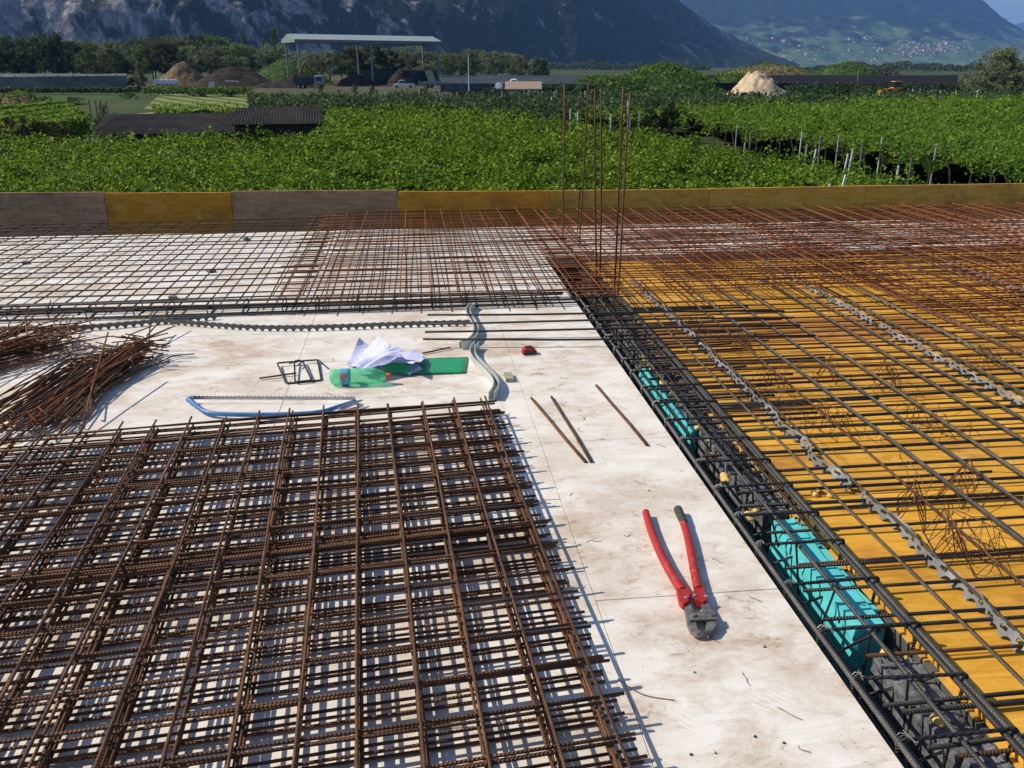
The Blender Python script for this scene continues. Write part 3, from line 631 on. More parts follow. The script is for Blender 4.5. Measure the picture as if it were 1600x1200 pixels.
# ---- piles of bent bars
def bent(S, E_, hook, hook2, r_, label, group):
    S, E_ = Vector(S), Vector(E_); mid = (S + E_) / 2 + Vector((random.gauss(0, .012), random.gauss(0, .012), random.uniform(0, .012)))
    pts = [E_ + Vector(hook), E_, mid, S]
    if hook2: pts.append(S + Vector(hook2))
    tag(MB().tube(fillet(pts, .02, 3), r_, 6).build('bent_bar', M[random.choice(['rust', 'rust', 'orange_rust', 'wire'])], None, True), label, 'bent bar', group)
for i in range(62):
    q = random.random(); z0 = .008 + .05 * random.random(); zt = .008 + .11 * q
    S = (-1.80 + random.gauss(0, .10), 3.93 + random.gauss(0, .09), z0); E_ = (-1.68 + random.gauss(0, .085) + .06 * q, 4.92 + random.gauss(0, .12), zt)
    an = random.choice([random.uniform(-.3, .5), random.uniform(2.6, 3.5), random.uniform(-.3, .5)]); hl = random.uniform(.08, .17)
    hk = (hl * math.cos(an), hl * math.sin(an) * .6, random.uniform(-.2, .45) * hl if zt > .05 else random.uniform(0, .3) * hl)
    an2 = random.uniform(2, 4.5); bent(S, E_, hk, (0.07 * math.cos(an2), .07 * math.sin(an2), random.uniform(0, .03)) if random.random() < .6 else None, .0042, 'thin rusty bent bar in the pile nearest the blue saw', 'pile of bent bars nearest the saw')
for i in range(26):
    z0 = .008 + .06 * random.random(); S = (-2.06 + random.gauss(0, .09), 3.92 + random.gauss(0, .12), z0); E_ = (-1.88 + random.gauss(0, .05), 4.78 + random.gauss(0, .05), z0 + random.random() * .03)
    an = random.uniform(-.5, .4); hl = random.uniform(.12, .3); bent(S, E_, (hl * math.cos(an), hl * math.sin(an) * .4, random.uniform(0, .02)), None, .0042, 'thin rusty bent bar in the middle of the two piles', 'bent bars between the two piles')
for i in range(70):
    z0 = .008 + .10 * random.random(); S = (-2.78 + random.gauss(0, .16), 4.36 + random.gauss(0, .15), z0); E_ = (-2.27 + random.gauss(0, .10), 5.20 + random.gauss(0, .15), .01 + .13 * random.random())
    an = random.uniform(-.9, .3) if random.random() < .6 else random.uniform(1.6, 2.6); hl = random.uniform(.1, .22); bent(S, E_, (hl * math.cos(an), hl * math.sin(an), random.uniform(0, .3) * hl), None, .0045, 'thin rusty bent bar in the far pile at the photo edge', 'far pile of bent bars')
for p0, p1, l in [((124, 681, .02), (168, 520, .26), 'long rusty rod leaning out over the near end of the pile'), ((233, 530, .06), (236, 490, .13), 'rusty rod end sticking up at the far end of the pile'), ((229, 525, .07), (262, 488, .12), 'rusty rod end pointing to the dark cage'), ((92, 535, .06), (115, 493, .06), 'rusty rod end sticking out of the far pile'), ((100, 548, .05), (38, 503, .08), 'rusty rod lying crosswise on the far pile'), ((95, 540, .05), (57, 502, .08), 'rusty rod crossing the far pile beside another')]:
    loose(gp(*p0), gp(*p1), .0045, 'orange_rust' if 'leaning' in l else 'rust', l, None, 6)
# ---- two square stirrups
def stirrup(pts, label):
    P = [gp(x, y, z) for x, y, z in pts]; tag(MB().tube(fillet(P, .016, 3), .0048, 8).build('stirrup_ring', M['dark'], None, True), label, 'stirrup', 'two square stirrups beside the bottle')
stirrup([(505, 569, .03), (497, 562, .02), (433, 567, .02), (447, 599, .006), (502, 594, .006), (496, 562, .012), (487, 563, .02)], 'wide dark bent stirrup lying open beside the green bottle')
stirrup([(452, 568, .012), (472, 563, .028), (460, 564, .028), (461, 597, .015), (487, 594, .015), (473, 564, .022), (466, 571, .02)], 'narrow dark bent stirrup lying across the wider stirrup')
# ---- blue bow saw
saw = empty('bow_saw', (-.75, 4.0, 0)); tag(saw, 'blue bow saw with a thin toothed blade lying beside the mesh stack', 'saw')
L_ = lambda p: Vector(p) - Vector((-.75, 4.0, 0))
fr = [L_(gp(*q)) for q in [(295, 624, .022), (312, 638, .022), (326, 646, .022), (365, 648, .022), (440, 648, .022), (500, 645, .022), (530, 635, .022), (556, 627, .024)]]
sp = smooth_path(fr, 2); MB().tube(sp, [.0112 + .005 * math.exp(-(i / 3.0) ** 2) for i in range(len(sp))], 10).build('frame', M['blue'], saw, True)
bl0, bl1 = L_(gp(303, 624, .02)), L_(gp(553, 625, .02)); d = (bl1 - bl0); n = 120; mb = MB(); v = []; f = []
nz = Vector((-d.y, d.x, 0)).normalized()
for i in range(n + 1):
    p = bl0 + d * i / n; tooth = .005 if i % 3 == 1 else 0
    for s in (-.0005, .0005): v += [p + nz * s, p + nz * s + Vector((0, 0, .017 + tooth))]
for i in range(n):
    o0, o1 = i * 4, i * 4 + 4
    for a_, b_ in ((0, 1), (1, 3), (3, 2), (2, 0)): f.append([o0 + a_, o0 + b_, o1 + b_, o1 + a_])
mb.add(v, f).build('blade', M['silver'], saw)
MB().tube([L_(gp(566, 625, .03)), L_(gp(548, 632, .03)), L_(gp(530, 640, .03))], [.004, .011, .012], 8).build('tension_lever', M['silver'], saw, True)
MB().cyl(L_(gp(552, 625, .022)), 'z', .012, .03, 12).build('clamp_bolt', M['silver'], saw, True)
MB().cyl(L_(gp(300, 624, .022)), 'z', .010, .034, 12).build('blade_pin', M['silver'], saw, True)
# ---- bottle
bot = empty('plastic_bottle', gp(516, 589, .045)); tag(bot, 'crumpled green plastic water bottle with blue label lying on its side', 'bottle')
bx = Vector(gp(606, 588, .043)) - Vector(gp(516, 589, .045)); bot.rotation_euler = (0, 0, math.atan2(bx.y, bx.x))
def lathe(prof, n=28, dent=0.0):
    v = []; f = []
    for i, (x, r_) in enumerate(prof):
        for k_ in range(n):
            a_ = 2 * math.pi * k_ / n; rr = r_ * (1 + dent * (float(vn(x * 1.0, k_ * .045 if k_ < n / 2 else (n - k_) * .045, .05, 4)) - .5)); v.append((x, rr * math.cos(a_), rr * math.sin(a_)))
    for i in range(len(prof) - 1):
        for k_ in range(n): f.append([i * n + k_, i * n + (k_ + 1) % n, (i + 1) * n + (k_ + 1) % n, (i + 1) * n + k_])
    return v, f
def pet():
    k_ = NT('green_pet'); k_.b.inputs['Base Color'].default_value = (.10, .60, .36, 1); k_.bump(k_.noise(22, 3), .006, .6); k_.fin(.12, 0, .6)
    tr = k_.n('ShaderNodeBsdfTransparent'); tr.inputs[0].default_value = (.66, .98, .84, 1); tl = k_.n('ShaderNodeBsdfTranslucent'); tl.inputs[0].default_value = (.25, .9, .55, 1)
    m1 = k_.n('ShaderNodeMixShader'); m1.inputs[0].default_value = .45; k_.l(k_.b.outputs[0], m1.inputs[1]); k_.l(tl.outputs[0], m1.inputs[2])
    m2 = k_.n('ShaderNodeMixShader'); m2.inputs[0].default_value = .62; k_.l(m1.outputs[0], m2.inputs[1]); k_.l(tr.outputs[0], m2.inputs[2]); k_.l(m2.outputs[0], k_.out.inputs[0]); return k_.m
M['pet'] = pet()
prof = [(0, .004), (.0, .030), (.010, .041), (.03, .0445)] + [(.03 + .012 * i, .0445 - (.0025 if i % 2 else 0)) for i in range(1, 5)] + [(.09, .043), (.145, .043), (.15, .0445), (.165, .041), (.185, .0435), (.205, .042), (.225, .044), (.245, .0405), (.265, .033), (.285, .023), (.297, .0145), (.300, .0135)]
v, f = lathe(prof, 32, .16); MB().add(v, f).build('body', M['pet'], bot, True)
v, f = lathe([(.058, .0447), (.062, .0450), (.098, .0450), (.102, .0447)], 32, .10); lb = MB().add(v, f).build('label', M['labelblue'], bot, True)
mb = MB()
for k_ in range(10):
    a0_, a1_ = -2.0 + k_ * .1, -1.9 + k_ * .1; w_ = .012 * math.sin((k_ + .5) / 10 * math.pi)
    mb.add([(.074 - w_, .0468 * math.cos(a0_ + 3.6 + .7), .0468 * math.sin(a0_ + 3.6 + .7)), (.074 + w_, .0468 * math.cos(a0_ + 4.3), .0468 * math.sin(a0_ + 4.3)), (.074 + w_, .0468 * math.cos(a1_ + 4.3), .0468 * math.sin(a1_ + 4.3)), (.074 - w_, .0468 * math.cos(a1_ + 4.3), .0468 * math.sin(a1_ + 4.3))], [[0, 1, 2, 3]])
mb.build('logo', M['labelred'], lb)
v, f = lathe([(.300, .001), (.300, .0155), (.302, .0165), (.318, .0165), (.320, .015), (.320, .001)], 20); MB().add(v, f).build('cap', M['orange'], bot, True)
v, f = lathe([(.293, .0145), (.293, .018), (.296, .018), (.296, .0145)], 20); MB().add(v, f).build('neck_ring', M['orange'], bot, True)
# ---- papers and green folder
def sheet(corners, n, crump, m, name, label, cat, group, seed, lift=0.0, thick=.0004):
    c = [Vector(q) for q in corners]; X = np.zeros((n, n)); Y = X.copy(); Z = X.copy()
    for i in range(n):
        for j in range(n):
            u, w = i / (n - 1), j / (n - 1); p = c[0] * (1 - u) * (1 - w) + c[1] * u * (1 - w) + c[2] * u * w + c[3] * (1 - u) * w
            rid = abs(float(fbm(u * 1.0 + seed, w * 1.3, .6, 2, seed)) - .5) * 2
            X[i, j], Y[i, j], Z[i, j] = p.x, p.y, max(.002, p.z + crump * (rid - .25) + lift * math.sin(u * math.pi) * math.sin(w * math.pi))
    o = link(name, grid_mesh(name, X, Y, Z, m)); md = o.modifiers.new('s', 'SOLIDIFY'); md.thickness = thick; o.data.shade_flat() 
    return tag(o, label, cat, group)
gP = 'crumpled printed plans beside the bottle'
g_ = lambda x, y, z: gp(x, y, z)
sheet([g_(541, 570, .01), g_(562, 535, .06), g_(612, 545, .05), g_(582, 578, .02)], 8, .06, M['paper'], 'paper_sheet', 'crumpled pale paper sheet lowest in the heap behind the bottle', 'paper', gP, 1)
sheet([g_(560, 556, .055), g_(592, 526, .12), g_(609, 542, .13), g_(574, 568, .06)], 6, .02, M['paper'], 'paper_sheet', 'bluish paper sheet tilted up at the back of the heap', 'paper', gP, 3)
sheet([g_(548, 577, .03), g_(610, 536, .14), g_(640, 552, .11), g_(575, 580, .06)], 9, .04, M['paper'], 'paper_sheet', 'long folded white paper lying across the top of the heap', 'paper', gP, 5, .02)
sheet([g_(612, 562, .03), g_(650, 545, .05), g_(667, 560, .03), g_(645, 568, .09)], 8, .03, M['paper'], 'paper_sheet', 'curled paper sheet resting on the green folder', 'paper', gP, 8)
sheet([g_(600, 572, .02), g_(645, 562, .03), g_(660, 578, .01), g_(640, 584, .02)], 7, .03, M['paper'], 'paper_sheet', 'small crumpled paper tucked inside the green folder', 'paper', gP, 11)
fo = empty('plastic_folder', (0, 0, 0)); tag(fo, 'open green plastic folder lying flat beside the papers', 'folder')
def leaf_(cs, name, bend, m=M['green']):
    c = [Vector(q) for q in cs]; n = 10; X = np.zeros((n, n)); Y = X.copy(); Z = X.copy()
    for i in range(n):
        for j in range(n):
            u, w = i / (n - 1), j / (n - 1); p = c[0] * (1 - u) * (1 - w) + c[1] * u * (1 - w) + c[2] * u * w + c[3] * (1 - u) * w
            X[i, j], Y[i, j], Z[i, j] = p.x, p.y, p.z + bend * math.sin(u * math.pi)
    o = link(name, grid_mesh(name, X, Y, Z, m), fo); md = o.modifiers.new('s', 'SOLIDIFY'); md.thickness = .0012
leaf_([g_(640, 585, .008), g_(728, 583, .004), g_(732, 558, .006), g_(650, 561, .008)], 'back_cover', .004)
leaf_([g_(603, 585, .006), g_(642, 588, .006), g_(642, 570, .050), g_(596, 569, .062)], 'front_cover', .012)
# ---- curved channels
def channel(pts, w, h, label):
    P = smooth_path([gp(x, y, 0) for x, y in pts], 3); prof = [(-w, 0), (-w, h), (-w + .004, h), (-w + .004, .004), (w - .004, .004), (w - .004, h), (w, h), (w, 0)]; v = []; f = []; n = len(prof)
    for i, p in enumerate(P):
        d = (P[min(i + 1, len(P) - 1)] - P[max(i - 1, 0)]).normalized(); nn = Vector((d.y, -d.x, 0))
        for u, z_ in prof: v.append(p + nn * u + Vector((0, 0, z_ + .001)))
    for i in range(len(P) - 1):
        for k_ in range(n): f.append([i * n + k_, i * n + (k_ + 1) % n, i * n + n + (k_ + 1) % n, i * n + n + k_])
    f.append([0, 1, 2, 3, 4, 5, 6, 7]); f.append([(len(P) - 1) * n + q for q in range(n)][::-1])
    tag(MB().add(v, f).build('curved_channel', M['pvc'], None), label, 'channel', 'two curved grey channels on white board')
channel([(740, 482), (730, 490), (734, 502), (744, 516), (744, 530), (734, 541), (720, 546)], .016, .045, 'curved grey plastic channel lying across the four dark bars')
channel([(745, 545), (737, 553), (740, 566), (757, 583), (772, 598), (777, 612), (768, 626)], .016, .045, 'curved pale grey plastic channel beside the green folder and mesh stack')
# ---- tape measure, timber offcut
tp = empty('tape_measure', gp(826, 553, 0), .25); tag(tp, 'scuffed red and black tape measure lying on white board', 'tape measure')
MB().prism([(-.04, .0), (.04, 0), (.042, .012), (.038, .03), (.025, .044), (-.02, .046), (-.036, .036), (-.042, .02)], 'y', -.02, .02).build('case', M['tapered'], tp, True, .004)
MB().box(-.042, .043, -.0225, -.0195, .006, .024).build('band', M['tapeblack'], tp, False, .001); MB().box(-.025, .02, -.012, .012, .0455, .0485).build('lock_button', M['tapeblack'], tp, False, .001)
MB().box(.040, .050, -.011, .011, .001, .012).build('hook', M['silver'], tp, False, .001)
o = MB().box(-.022, .022, -.055, .055, 0, .022).build('timber_offcut', M['timber'], None, False, .0015); o.location = gp(795, 592, 0); o.rotation_euler = (0, 0, .02); tag(o, 'small pale timber offcut lying beside the curved channel', 'timber')
# ---- bolt cutter
cut = empty('bolt_cutter', (0, 0, 0)); tag(cut, 'red handled bolt cutter lying open on white board', 'bolt cutter')
q_ = lambda x, y, z: gp(x, y, z)
hl = smooth_path([q_(1009, 800, .020), q_(1017, 830, .020), q_(1035, 872, .021), q_(1052, 902, .022), q_(1066, 924, .023)], 2); MB().tube(hl, [.0132 + .003 * i / len(hl) for i in range(len(hl))], 14).build('handle', M['red'], cut, True)
hr = smooth_path([q_(1066, 812, .020), q_(1074, 835, .020), q_(1081, 870, .021), q_(1086, 898, .022), q_(1092, 922, .023)], 2); MB().tube(hr, [.0132 + .003 * i / len(hr) for i in range(len(hr))], 14).build('handle', M['red'], cut, True)
MB().tube([q_(1059, 795, .021), q_(1062, 802, .021), q_(1069, 818, .021)], [.0165, .0165, .0145], 14).build('grip', M['rubber'], cut, True, .002)
def plate(pts, z0, z1, m, name, bev=.002): 
    P = [gp(x, y, z1)[:2] for x, y in pts]; MB().prism(P, 'z', z0, z1).build(name, M[m], cut, True, bev)
plate([(1057, 918), (1074, 917), (1081, 926), (1076, 940), (1068, 944), (1062, 938)], .010, .034, 'red', 'handle_yoke')
plate([(1082, 924), (1088, 917), (1100, 916), (1106, 936), (1099, 941), (1086, 936)], .010, .034, 'red', 'handle_yoke')
plate([(1068, 940), (1078, 937), (1086, 960), (1090, 982), (1099, 988), (1090, 990), (1080, 985), (1074, 972)], .008, .026, 'tool', 'jaw')
plate([(1096, 938), (1105, 938), (1118, 960), (1122, 975), (1113, 986), (1101, 988), (1104, 972), (1097, 955)], .008, .026, 'tool', 'jaw')
plate([(1076, 955), (1118, 955), (1121, 967), (1077, 969)], .027, .033, 'tool', 'link_plate')
plate([(1078, 957), (1116, 957), (1118, 968), (1079, 969)], .001, .007, 'tool', 'link_plate')
for x, y in [(1084, 962), (1113, 961)]: 
    MB().cyl(q_(x, y, .034), 'z', .0085, .012, 6).build('bolt', M['tool'], cut, False, .001)
for x, y in [(1072, 934), (1103, 932), (1085, 931)]: MB().cyl(q_(x, y, .034), 'z', .0065, .008, 8).build('bolt', M['silver'], cut, False, .0008)
# ---- crumbs and wire bits on the white boards
def bit(px, py, s=.05):
    p = Vector(gp(px, py, .0025)); a_ = random.random() * 6.28; pts = [p]
    for i in range(4): a_ += random.gauss(0, .7); pts.append(pts[-1] + Vector((math.cos(a_), math.sin(a_), random.uniform(-.02, .06))) * s * .25)
    for q in pts: q.z = max(q.z, .002)
    tag(MB().tube(smooth_path(pts, 2), .0008, 5).build('tie_wire', M['wire'], None, True), 'tiny bent piece of tie wire lying on white board', 'tie wire', 'bits of tie wire on white board')
for px, py in [(888, 592), (868, 606), (882, 600), (910, 650), (905, 668), (895, 770), (1010, 757), (1015, 765), (985, 835), (940, 845), (1125, 1005), (1160, 1050), (1215, 1105), (1247, 1165), (1040, 700), (1110, 690), (960, 560), (850, 575), (1130, 880), (1170, 930), (905, 640), (870, 540), (430, 610), (520, 560)]: bit(px, py, random.uniform(.03, .07))
pts = smooth_path([gp(*q) for q in [(965, 1060, .004), (985, 1075, .006), (1010, 1088, .004), (1055, 1094, .003)]], 2); tag(MB().tube(pts, .0012, 5).build('tie_wire', M['wire'], None, True), 'long thin tie wire curving from the mesh stack over white board', 'tie wire')
for px, py in [(1080, 1178), (1118, 1176), (1195, 1010), (1180, 1150), (1085, 1050), (1225, 1160)]:
    p = gp(px, py, .003); bm = MB(); bm.add(*tube_geo([Vector(p) + Vector((0, 0, -.002)), Vector(p) + Vector((0, 0, .003))], [random.uniform(.002, .005), .0015], 7)); tag(bm.build('crumb', M['concrete'], None), 'small dark concrete crumb on white board near the photo bottom', 'crumb', 'crumbs on white board')
# ================================================================== VALLEY
def gnd():
    k = NT('valley_ground'); gm = k.n('ShaderNodeNewGeometry'); P = gm.outputs['Position']
    c = k.ramp(k.noise(.02, 4, .5, P), [(.35, (.035, .06, .018)), (.5, (.06, .085, .028)), (.62, (.10, .105, .045)), (.72, (.13, .11, .065))])
    c = k.mix(k.ramp(k.noise(.8, 6, .65, P), [(.4, 0), (.7, .6)]), c, (.03, .045, .014))
    k.col(c); k.bump(k.noise(1.5, 5, .6, P), .1); return k.fin(.95, 0, .1)
M['ground'] = gnd()
# one sheet to the horizon, finer near the camera
rad = np.concatenate([[0], np.geomspace(6, 19500, 60)]); ang = np.linspace(0, 2 * np.pi, 97)
RR, AA = np.meshgrid(rad, ang, indexing='ij'); X = RR * np.sin(AA); Y = RR * np.cos(AA); Z = np.full_like(X, GZ)
tag(link('ground', grid_mesh('ground', X, Y, Z, M['ground'])), kind='structure')
M['dirt'] = plain('yard_dirt', (.10, .085, .055), .95, 0, .35, .25, .05, .1)
M['gravel'] = plain('path_gravel', (.36, .31, .23), .95, 0, .25, .8, .03, .1)
def stripes():
    k = NT('mown_strips'); gm = k.n('ShaderNodeNewGeometry'); mp = k.n('ShaderNodeMapping'); mp.inputs['Rotation'].default_value = (0, 0, R(-25)); k.l(gm.outputs['Position'], mp.inputs[0])
    w = k.n('ShaderNodeTexWave', wave_type='BANDS', bands_direction='X'); w.inputs['Scale'].default_value = .085; w.inputs['Distortion'].default_value = 1.2; w.inputs['Detail'].default_value = 3; w.inputs['Detail Scale'].default_value = .8; k.l(mp.outputs[0], w.inputs['Vector'])
    c = k.ramp(w.outputs['Fac'], [(.35, (.085, .14, .03)), (.68, (.26, .24, .09))])
    c = k.mix(k.ramp(k.noise(.5, 5, .6, gm.outputs['Position']), [(.45, 0), (.7, .7)]), c, (.06, .11, .025)); k.col(c); return k.fin(.95, 0, .1)
M['strips'] = stripes()
M['lawn'] = plain('green_grass', (.05, .085, .022), .95, 0, .4, .5, .05, .1)
def flat(name, pxs, z, m, **kw):
    P = [gp(x, y, GZ)[:2] for x, y in pxs]; mb = MB(); mb.add([(a, b, GZ + z) for a, b in P], [list(range(len(P)))])
    me = mkmesh(name, mb.v, mb.f, M[m]); o = link(name, me)
    if me.polygons[0].normal.z < 0: me.flip_normals()
    return tag(o, **kw)
flat('yard', [(180, 150), (420, 141), (900, 142), (1000, 139), (1000, 124), (600, 119), (220, 126)], .004, 'dirt', kind='structure')
flat('path', [(205, 205), (240, 190), (330, 174), (410, 172), (420, 168), (330, 168), (210, 178), (172, 190), (120, 225)], .004, 'gravel', kind='structure')
flat('path', [(140, 158), (175, 155), (176, 150), (140, 150)], .006, 'gravel', kind='structure')
flat('field', [(225, 170), (450, 172), (420, 148), (250, 147)], .008, 'strips', kind='structure')
flat('lawn', [(0, 165), (150, 160), (250, 147), (230, 140), (0, 142)], .010, 'lawn', kind='structure')
flat('lawn', [(850, 196), (1010, 205), (1000, 186), (880, 183)], .012, 'lawn', kind='structure')
# ------------------------------------------------------------------ vineyards
CZ = -1.5
def canopy_h(x, y, row=0.0):
    h = (fbm(x, y, 2.8, 4, 2, .55) - .5) * .75 + (fbm(x, y, .8, 3, 7) - .5) * .85 - .08
    if row: h = h + .20 * np.cos((x * math.sin(row) * .35 + y) * 2 * np.pi / 2.9 + 1.2 * vn(x, y, 9, 4))
    return h
def vineyard(name, poly_px, dens, m, label, z=CZ, row=.35, leaf=.108, side=None):
    poly = [gp(px, py, z)[:2] for px, py in poly_px]; xs = [p[0] for p in poly]; ys = [p[1] for p in poly]
    V = []; Fc = []; nv = 0
    y0, y1 = min(ys), max(ys); yb = y0
    while yb < y1:                          # bands in depth, sparser and larger leaves further off
        st = max(3.0, yb * .12); ye = min(yb + st, y1); D = (yb + ye) / 2; sc = max(1.0, D / 30.0)
        # horizontal span of this band inside the view, with a margin for other cameras
        x0 = max(min(xs), -D * .62 - 5 + D * .11 - 2); x1 = min(max(xs), D * .62 + 5 + D * .11 + 2)
        n = int((ye - yb) * (x1 - x0) * dens / sc ** 1.7)
        x = rng.uniform(x0, x1, n); y = rng.uniform(yb, ye, n); k = inpoly(x, y, poly); x, y = x[k], y[k]
        h = canopy_h(x, y, row); d = rng.random(len(x)) ** 1.5 * .62; kk = fbm(x, y, .7, 2, 21) > .36; x, y, h, d = x[kk], y[kk], h[kk], d[kk]
        shoots = rng.random(len(x)) < .05; d = np.where(shoots, -rng.random(len(x)) * .22, d)
        P = np.stack([x, y, z + h - d], -1)
        v, f = leaves(P, leaf * sc ** .85, .35); V.append(v); Fc.append(f + nv); nv += len(v); yb = ye
    o = link(name, np_mesh(name, np.concatenate(V), np.concatenate(Fc), M[m])); tag(o, label, 'vines', None, 'stuff')
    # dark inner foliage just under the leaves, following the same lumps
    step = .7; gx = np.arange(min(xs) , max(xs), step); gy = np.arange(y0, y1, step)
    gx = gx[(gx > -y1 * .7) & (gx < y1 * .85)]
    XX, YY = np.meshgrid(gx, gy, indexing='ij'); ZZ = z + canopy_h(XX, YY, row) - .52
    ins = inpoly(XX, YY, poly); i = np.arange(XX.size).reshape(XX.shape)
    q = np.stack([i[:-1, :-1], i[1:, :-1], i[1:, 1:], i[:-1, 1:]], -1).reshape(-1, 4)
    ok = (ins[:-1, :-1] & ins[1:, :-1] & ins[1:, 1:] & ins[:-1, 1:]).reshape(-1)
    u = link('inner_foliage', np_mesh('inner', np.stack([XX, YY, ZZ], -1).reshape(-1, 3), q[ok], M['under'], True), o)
    return poly
nearpoly = vineyard('vineyard', [(-260, 330), (-260, 250), (-120, 216), (0, 211), (120, 211), (360, 211), (500, 209), (508, 186), (512, 168), (690, 168), (830, 181), (890, 189), (1010, 204), (1080, 214), (1250, 246), (1500, 290), (1640, 312), (1700, 330)], 225, 'vine', 'broad mass of vine leaves just beyond the form boards')
rightpoly = vineyard('vineyard', [(1750, 290), (1600, 257), (1400, 224), (1250, 206), (1110, 189), (1085, 172), (1030, 168), (1060, 158), (1300, 154), (1700, 148), (2000, 160)], 190, 'vinefar', 'second mass of vine leaves beyond the dark path with pale posts', row=.9)
vineyard('vineyard', [(890, 172), (900, 178), (1000, 178), (1075, 180), (1060, 166), (900, 165)], 100, 'vinefar', 'small block of vines behind the standing bars')
vineyard('vineyard', [(236, 172), (500, 174), (500, 168), (460, 166), (240, 164)], 100, 'vinefar', 'narrow band of vines between the dark sheds and the mown field', z=-2.2)
# trunks and posts along the open edge of the right vineyard
edge = [gp(px, py, CZ)[:2] for px, py in [(1120, 190), (1250, 206), (1400, 224), (1600, 257)]]
n_ = 0
def along(poly, step):
    out = []; carry = 0
    for (x0, y0), (x1, y1) in zip(poly, poly[1:]):
        L = math.hypot(x1 - x0, y1 - y0); s = carry
        while s < L: out.append((x0 + (x1 - x0) * s / L, y0 + (y1 - y0) * s / L)); s += step
        carry = s - L
    return out
vs = None
for (x, y) in along(edge, 1.25):
    dx, dy = random.gauss(0, .12), random.gauss(0, .12); pts = [(x + dx, y + dy, GZ), (x + dx + random.gauss(0, .06), y + dy, GZ + .7), (x + dx + random.gauss(0, .1), y + dy + .1, GZ + 1.35), (x + dx - .2, y + dy + .3, GZ + 1.9)]
    tag(MB().tube(pts, [.045, .035, .03, .02], 6).build('vine', M['bark'], None, True), 'dark bare stem of a vine under the edge of the right vineyard', 'vine', 'vines along the dark path')
ppt = [(1330, 282, 268), (1128, 292, 282), (1012, 294, 288), (1245, 260, 240), (1232, 262, 248), (1266, 250, 238), (1175, 226, 220), (1282, 256, 245), (1344, 242, 226)]
def post(px, ytop, D, r_, m, label, group, lean=0.0, zb=GZ):
    x, y = bg(px, D); zt = zy(ytop, D)
    o = MB().box(-r_, r_, -r_, r_, 0, zt - zb).build('vine_post', M[m], None, False, r_ * .25); o.location = (x, y, zb); o.rotation_euler = (0, lean, random.uniform(-.4, .4)); return tag(o, label, 'post', group)
for px, yt, D, ln, l in [(1327, 266, 24.5, .15, 'thick pale post leaning at the bare corner of the near vineyard'), (1320, 281, 21.5, 0, 'short pale post just above the yellow form board'), (1013, 289, 21.5, 0, 'small pale post tip above the form boards near the standing bars'), (1282, 227, 33, .12, 'pale leaning post where the dark path narrows'), (1335, 234, 32, .1, 'pale leaning post at the near edge of the dark path'), (1344, 226, 33.5, .08, 'pale leaning post beside its twin at the dark path'), (1428, 253, 28, 0, 'short pale post among vines beside the dark path'), (1275, 221, 36, 0, 'pale post standing in vines by the dark path'), (1175, 217, 42, 0, 'pale post at the far part of the dark path'), (500, 294, 21.5, 0, 'small pale post tip in vines behind the orange form board'), (848, 298, 20.5, 0, 'tiny pale post tip beside the standing bars')]: post(px, yt + 6, D, .03, 'post', l, None, ln)
for px, yt, yb, D in [(1448, 250, 285, 26.5), (1365, 228, 265, 29), (1296, 216, 245, 33), (1183, 212, 225, 42)]: post(px, yt - 3, D, .028, 'greypost', 'thin grey wooden post in the dark path between the vineyards', 'thin grey posts in the dark path')
for px, yt, D in [(1160, 188, 51), (1265, 198, 45), (1325, 202, 42), (1395, 207, 40), (1484, 217, 36), (1582, 224, 34), (1252, 178, 58), (1468, 170, 70), (1565, 190, 55)]: post(px, yt + 7, D, .03, 'post', 'pale post standing up out of the right vineyard', 'pale posts in the right vineyard')
# ------------------------------------------------------------------ left vine rows
def vine_row(p0, p1, h, w, label, group, m='vinefar', dens=260, leaf=.22):
    x0, y0 = p0; x1, y1 = p1; L = math.hypot(x1 - x0, y1 - y0); n = int(L * dens * h * w)
    s = rng.random(n); t = rng.uniform(-w / 2, w / 2, n); zz = rng.random(n) ** .6 * h
    nz = .25 * (fbm(s * L, t * 0, 1.4, 3, 5) - .5)
    dx, dy = (x1 - x0) / L, (y1 - y0) / L
    P = np.stack([x0 + dx * s * L - dy * t, y0 + dy * s * L + dx * t, GZ + .3 + zz + nz], -1); v, f = leaves(P, leaf, .3)
    o = link('vine_row', np_mesh('row', v, f, M[m])); tag(o, label, 'vine row', group)
    return o
for i in range(5):
    p0 = gp(-160 + i * 8, 188 + i * 11 - 4, CZ - .4); p1 = gp(100 + i * 8, 160 + i * 6, CZ - .4)
    vine_row(p0[:2], p1[:2], 1.5, 1.1, ['row of vines farthest back at the photo edge', 'second farthest row of vines beside the path', 'middle row of vines beside the path', 'row of vines beside the dark brown hedge, fourth from the back', 'row of vines ending in shade by the path'][i], 'vine rows beside the path')
for px, yt in [(130, 156), (140, 157), (148, 157), (157, 158)]: post(px, yt, 76, .05, 'greypost', 'dark end post of the vine rows by the path', 'end posts of the vine rows')
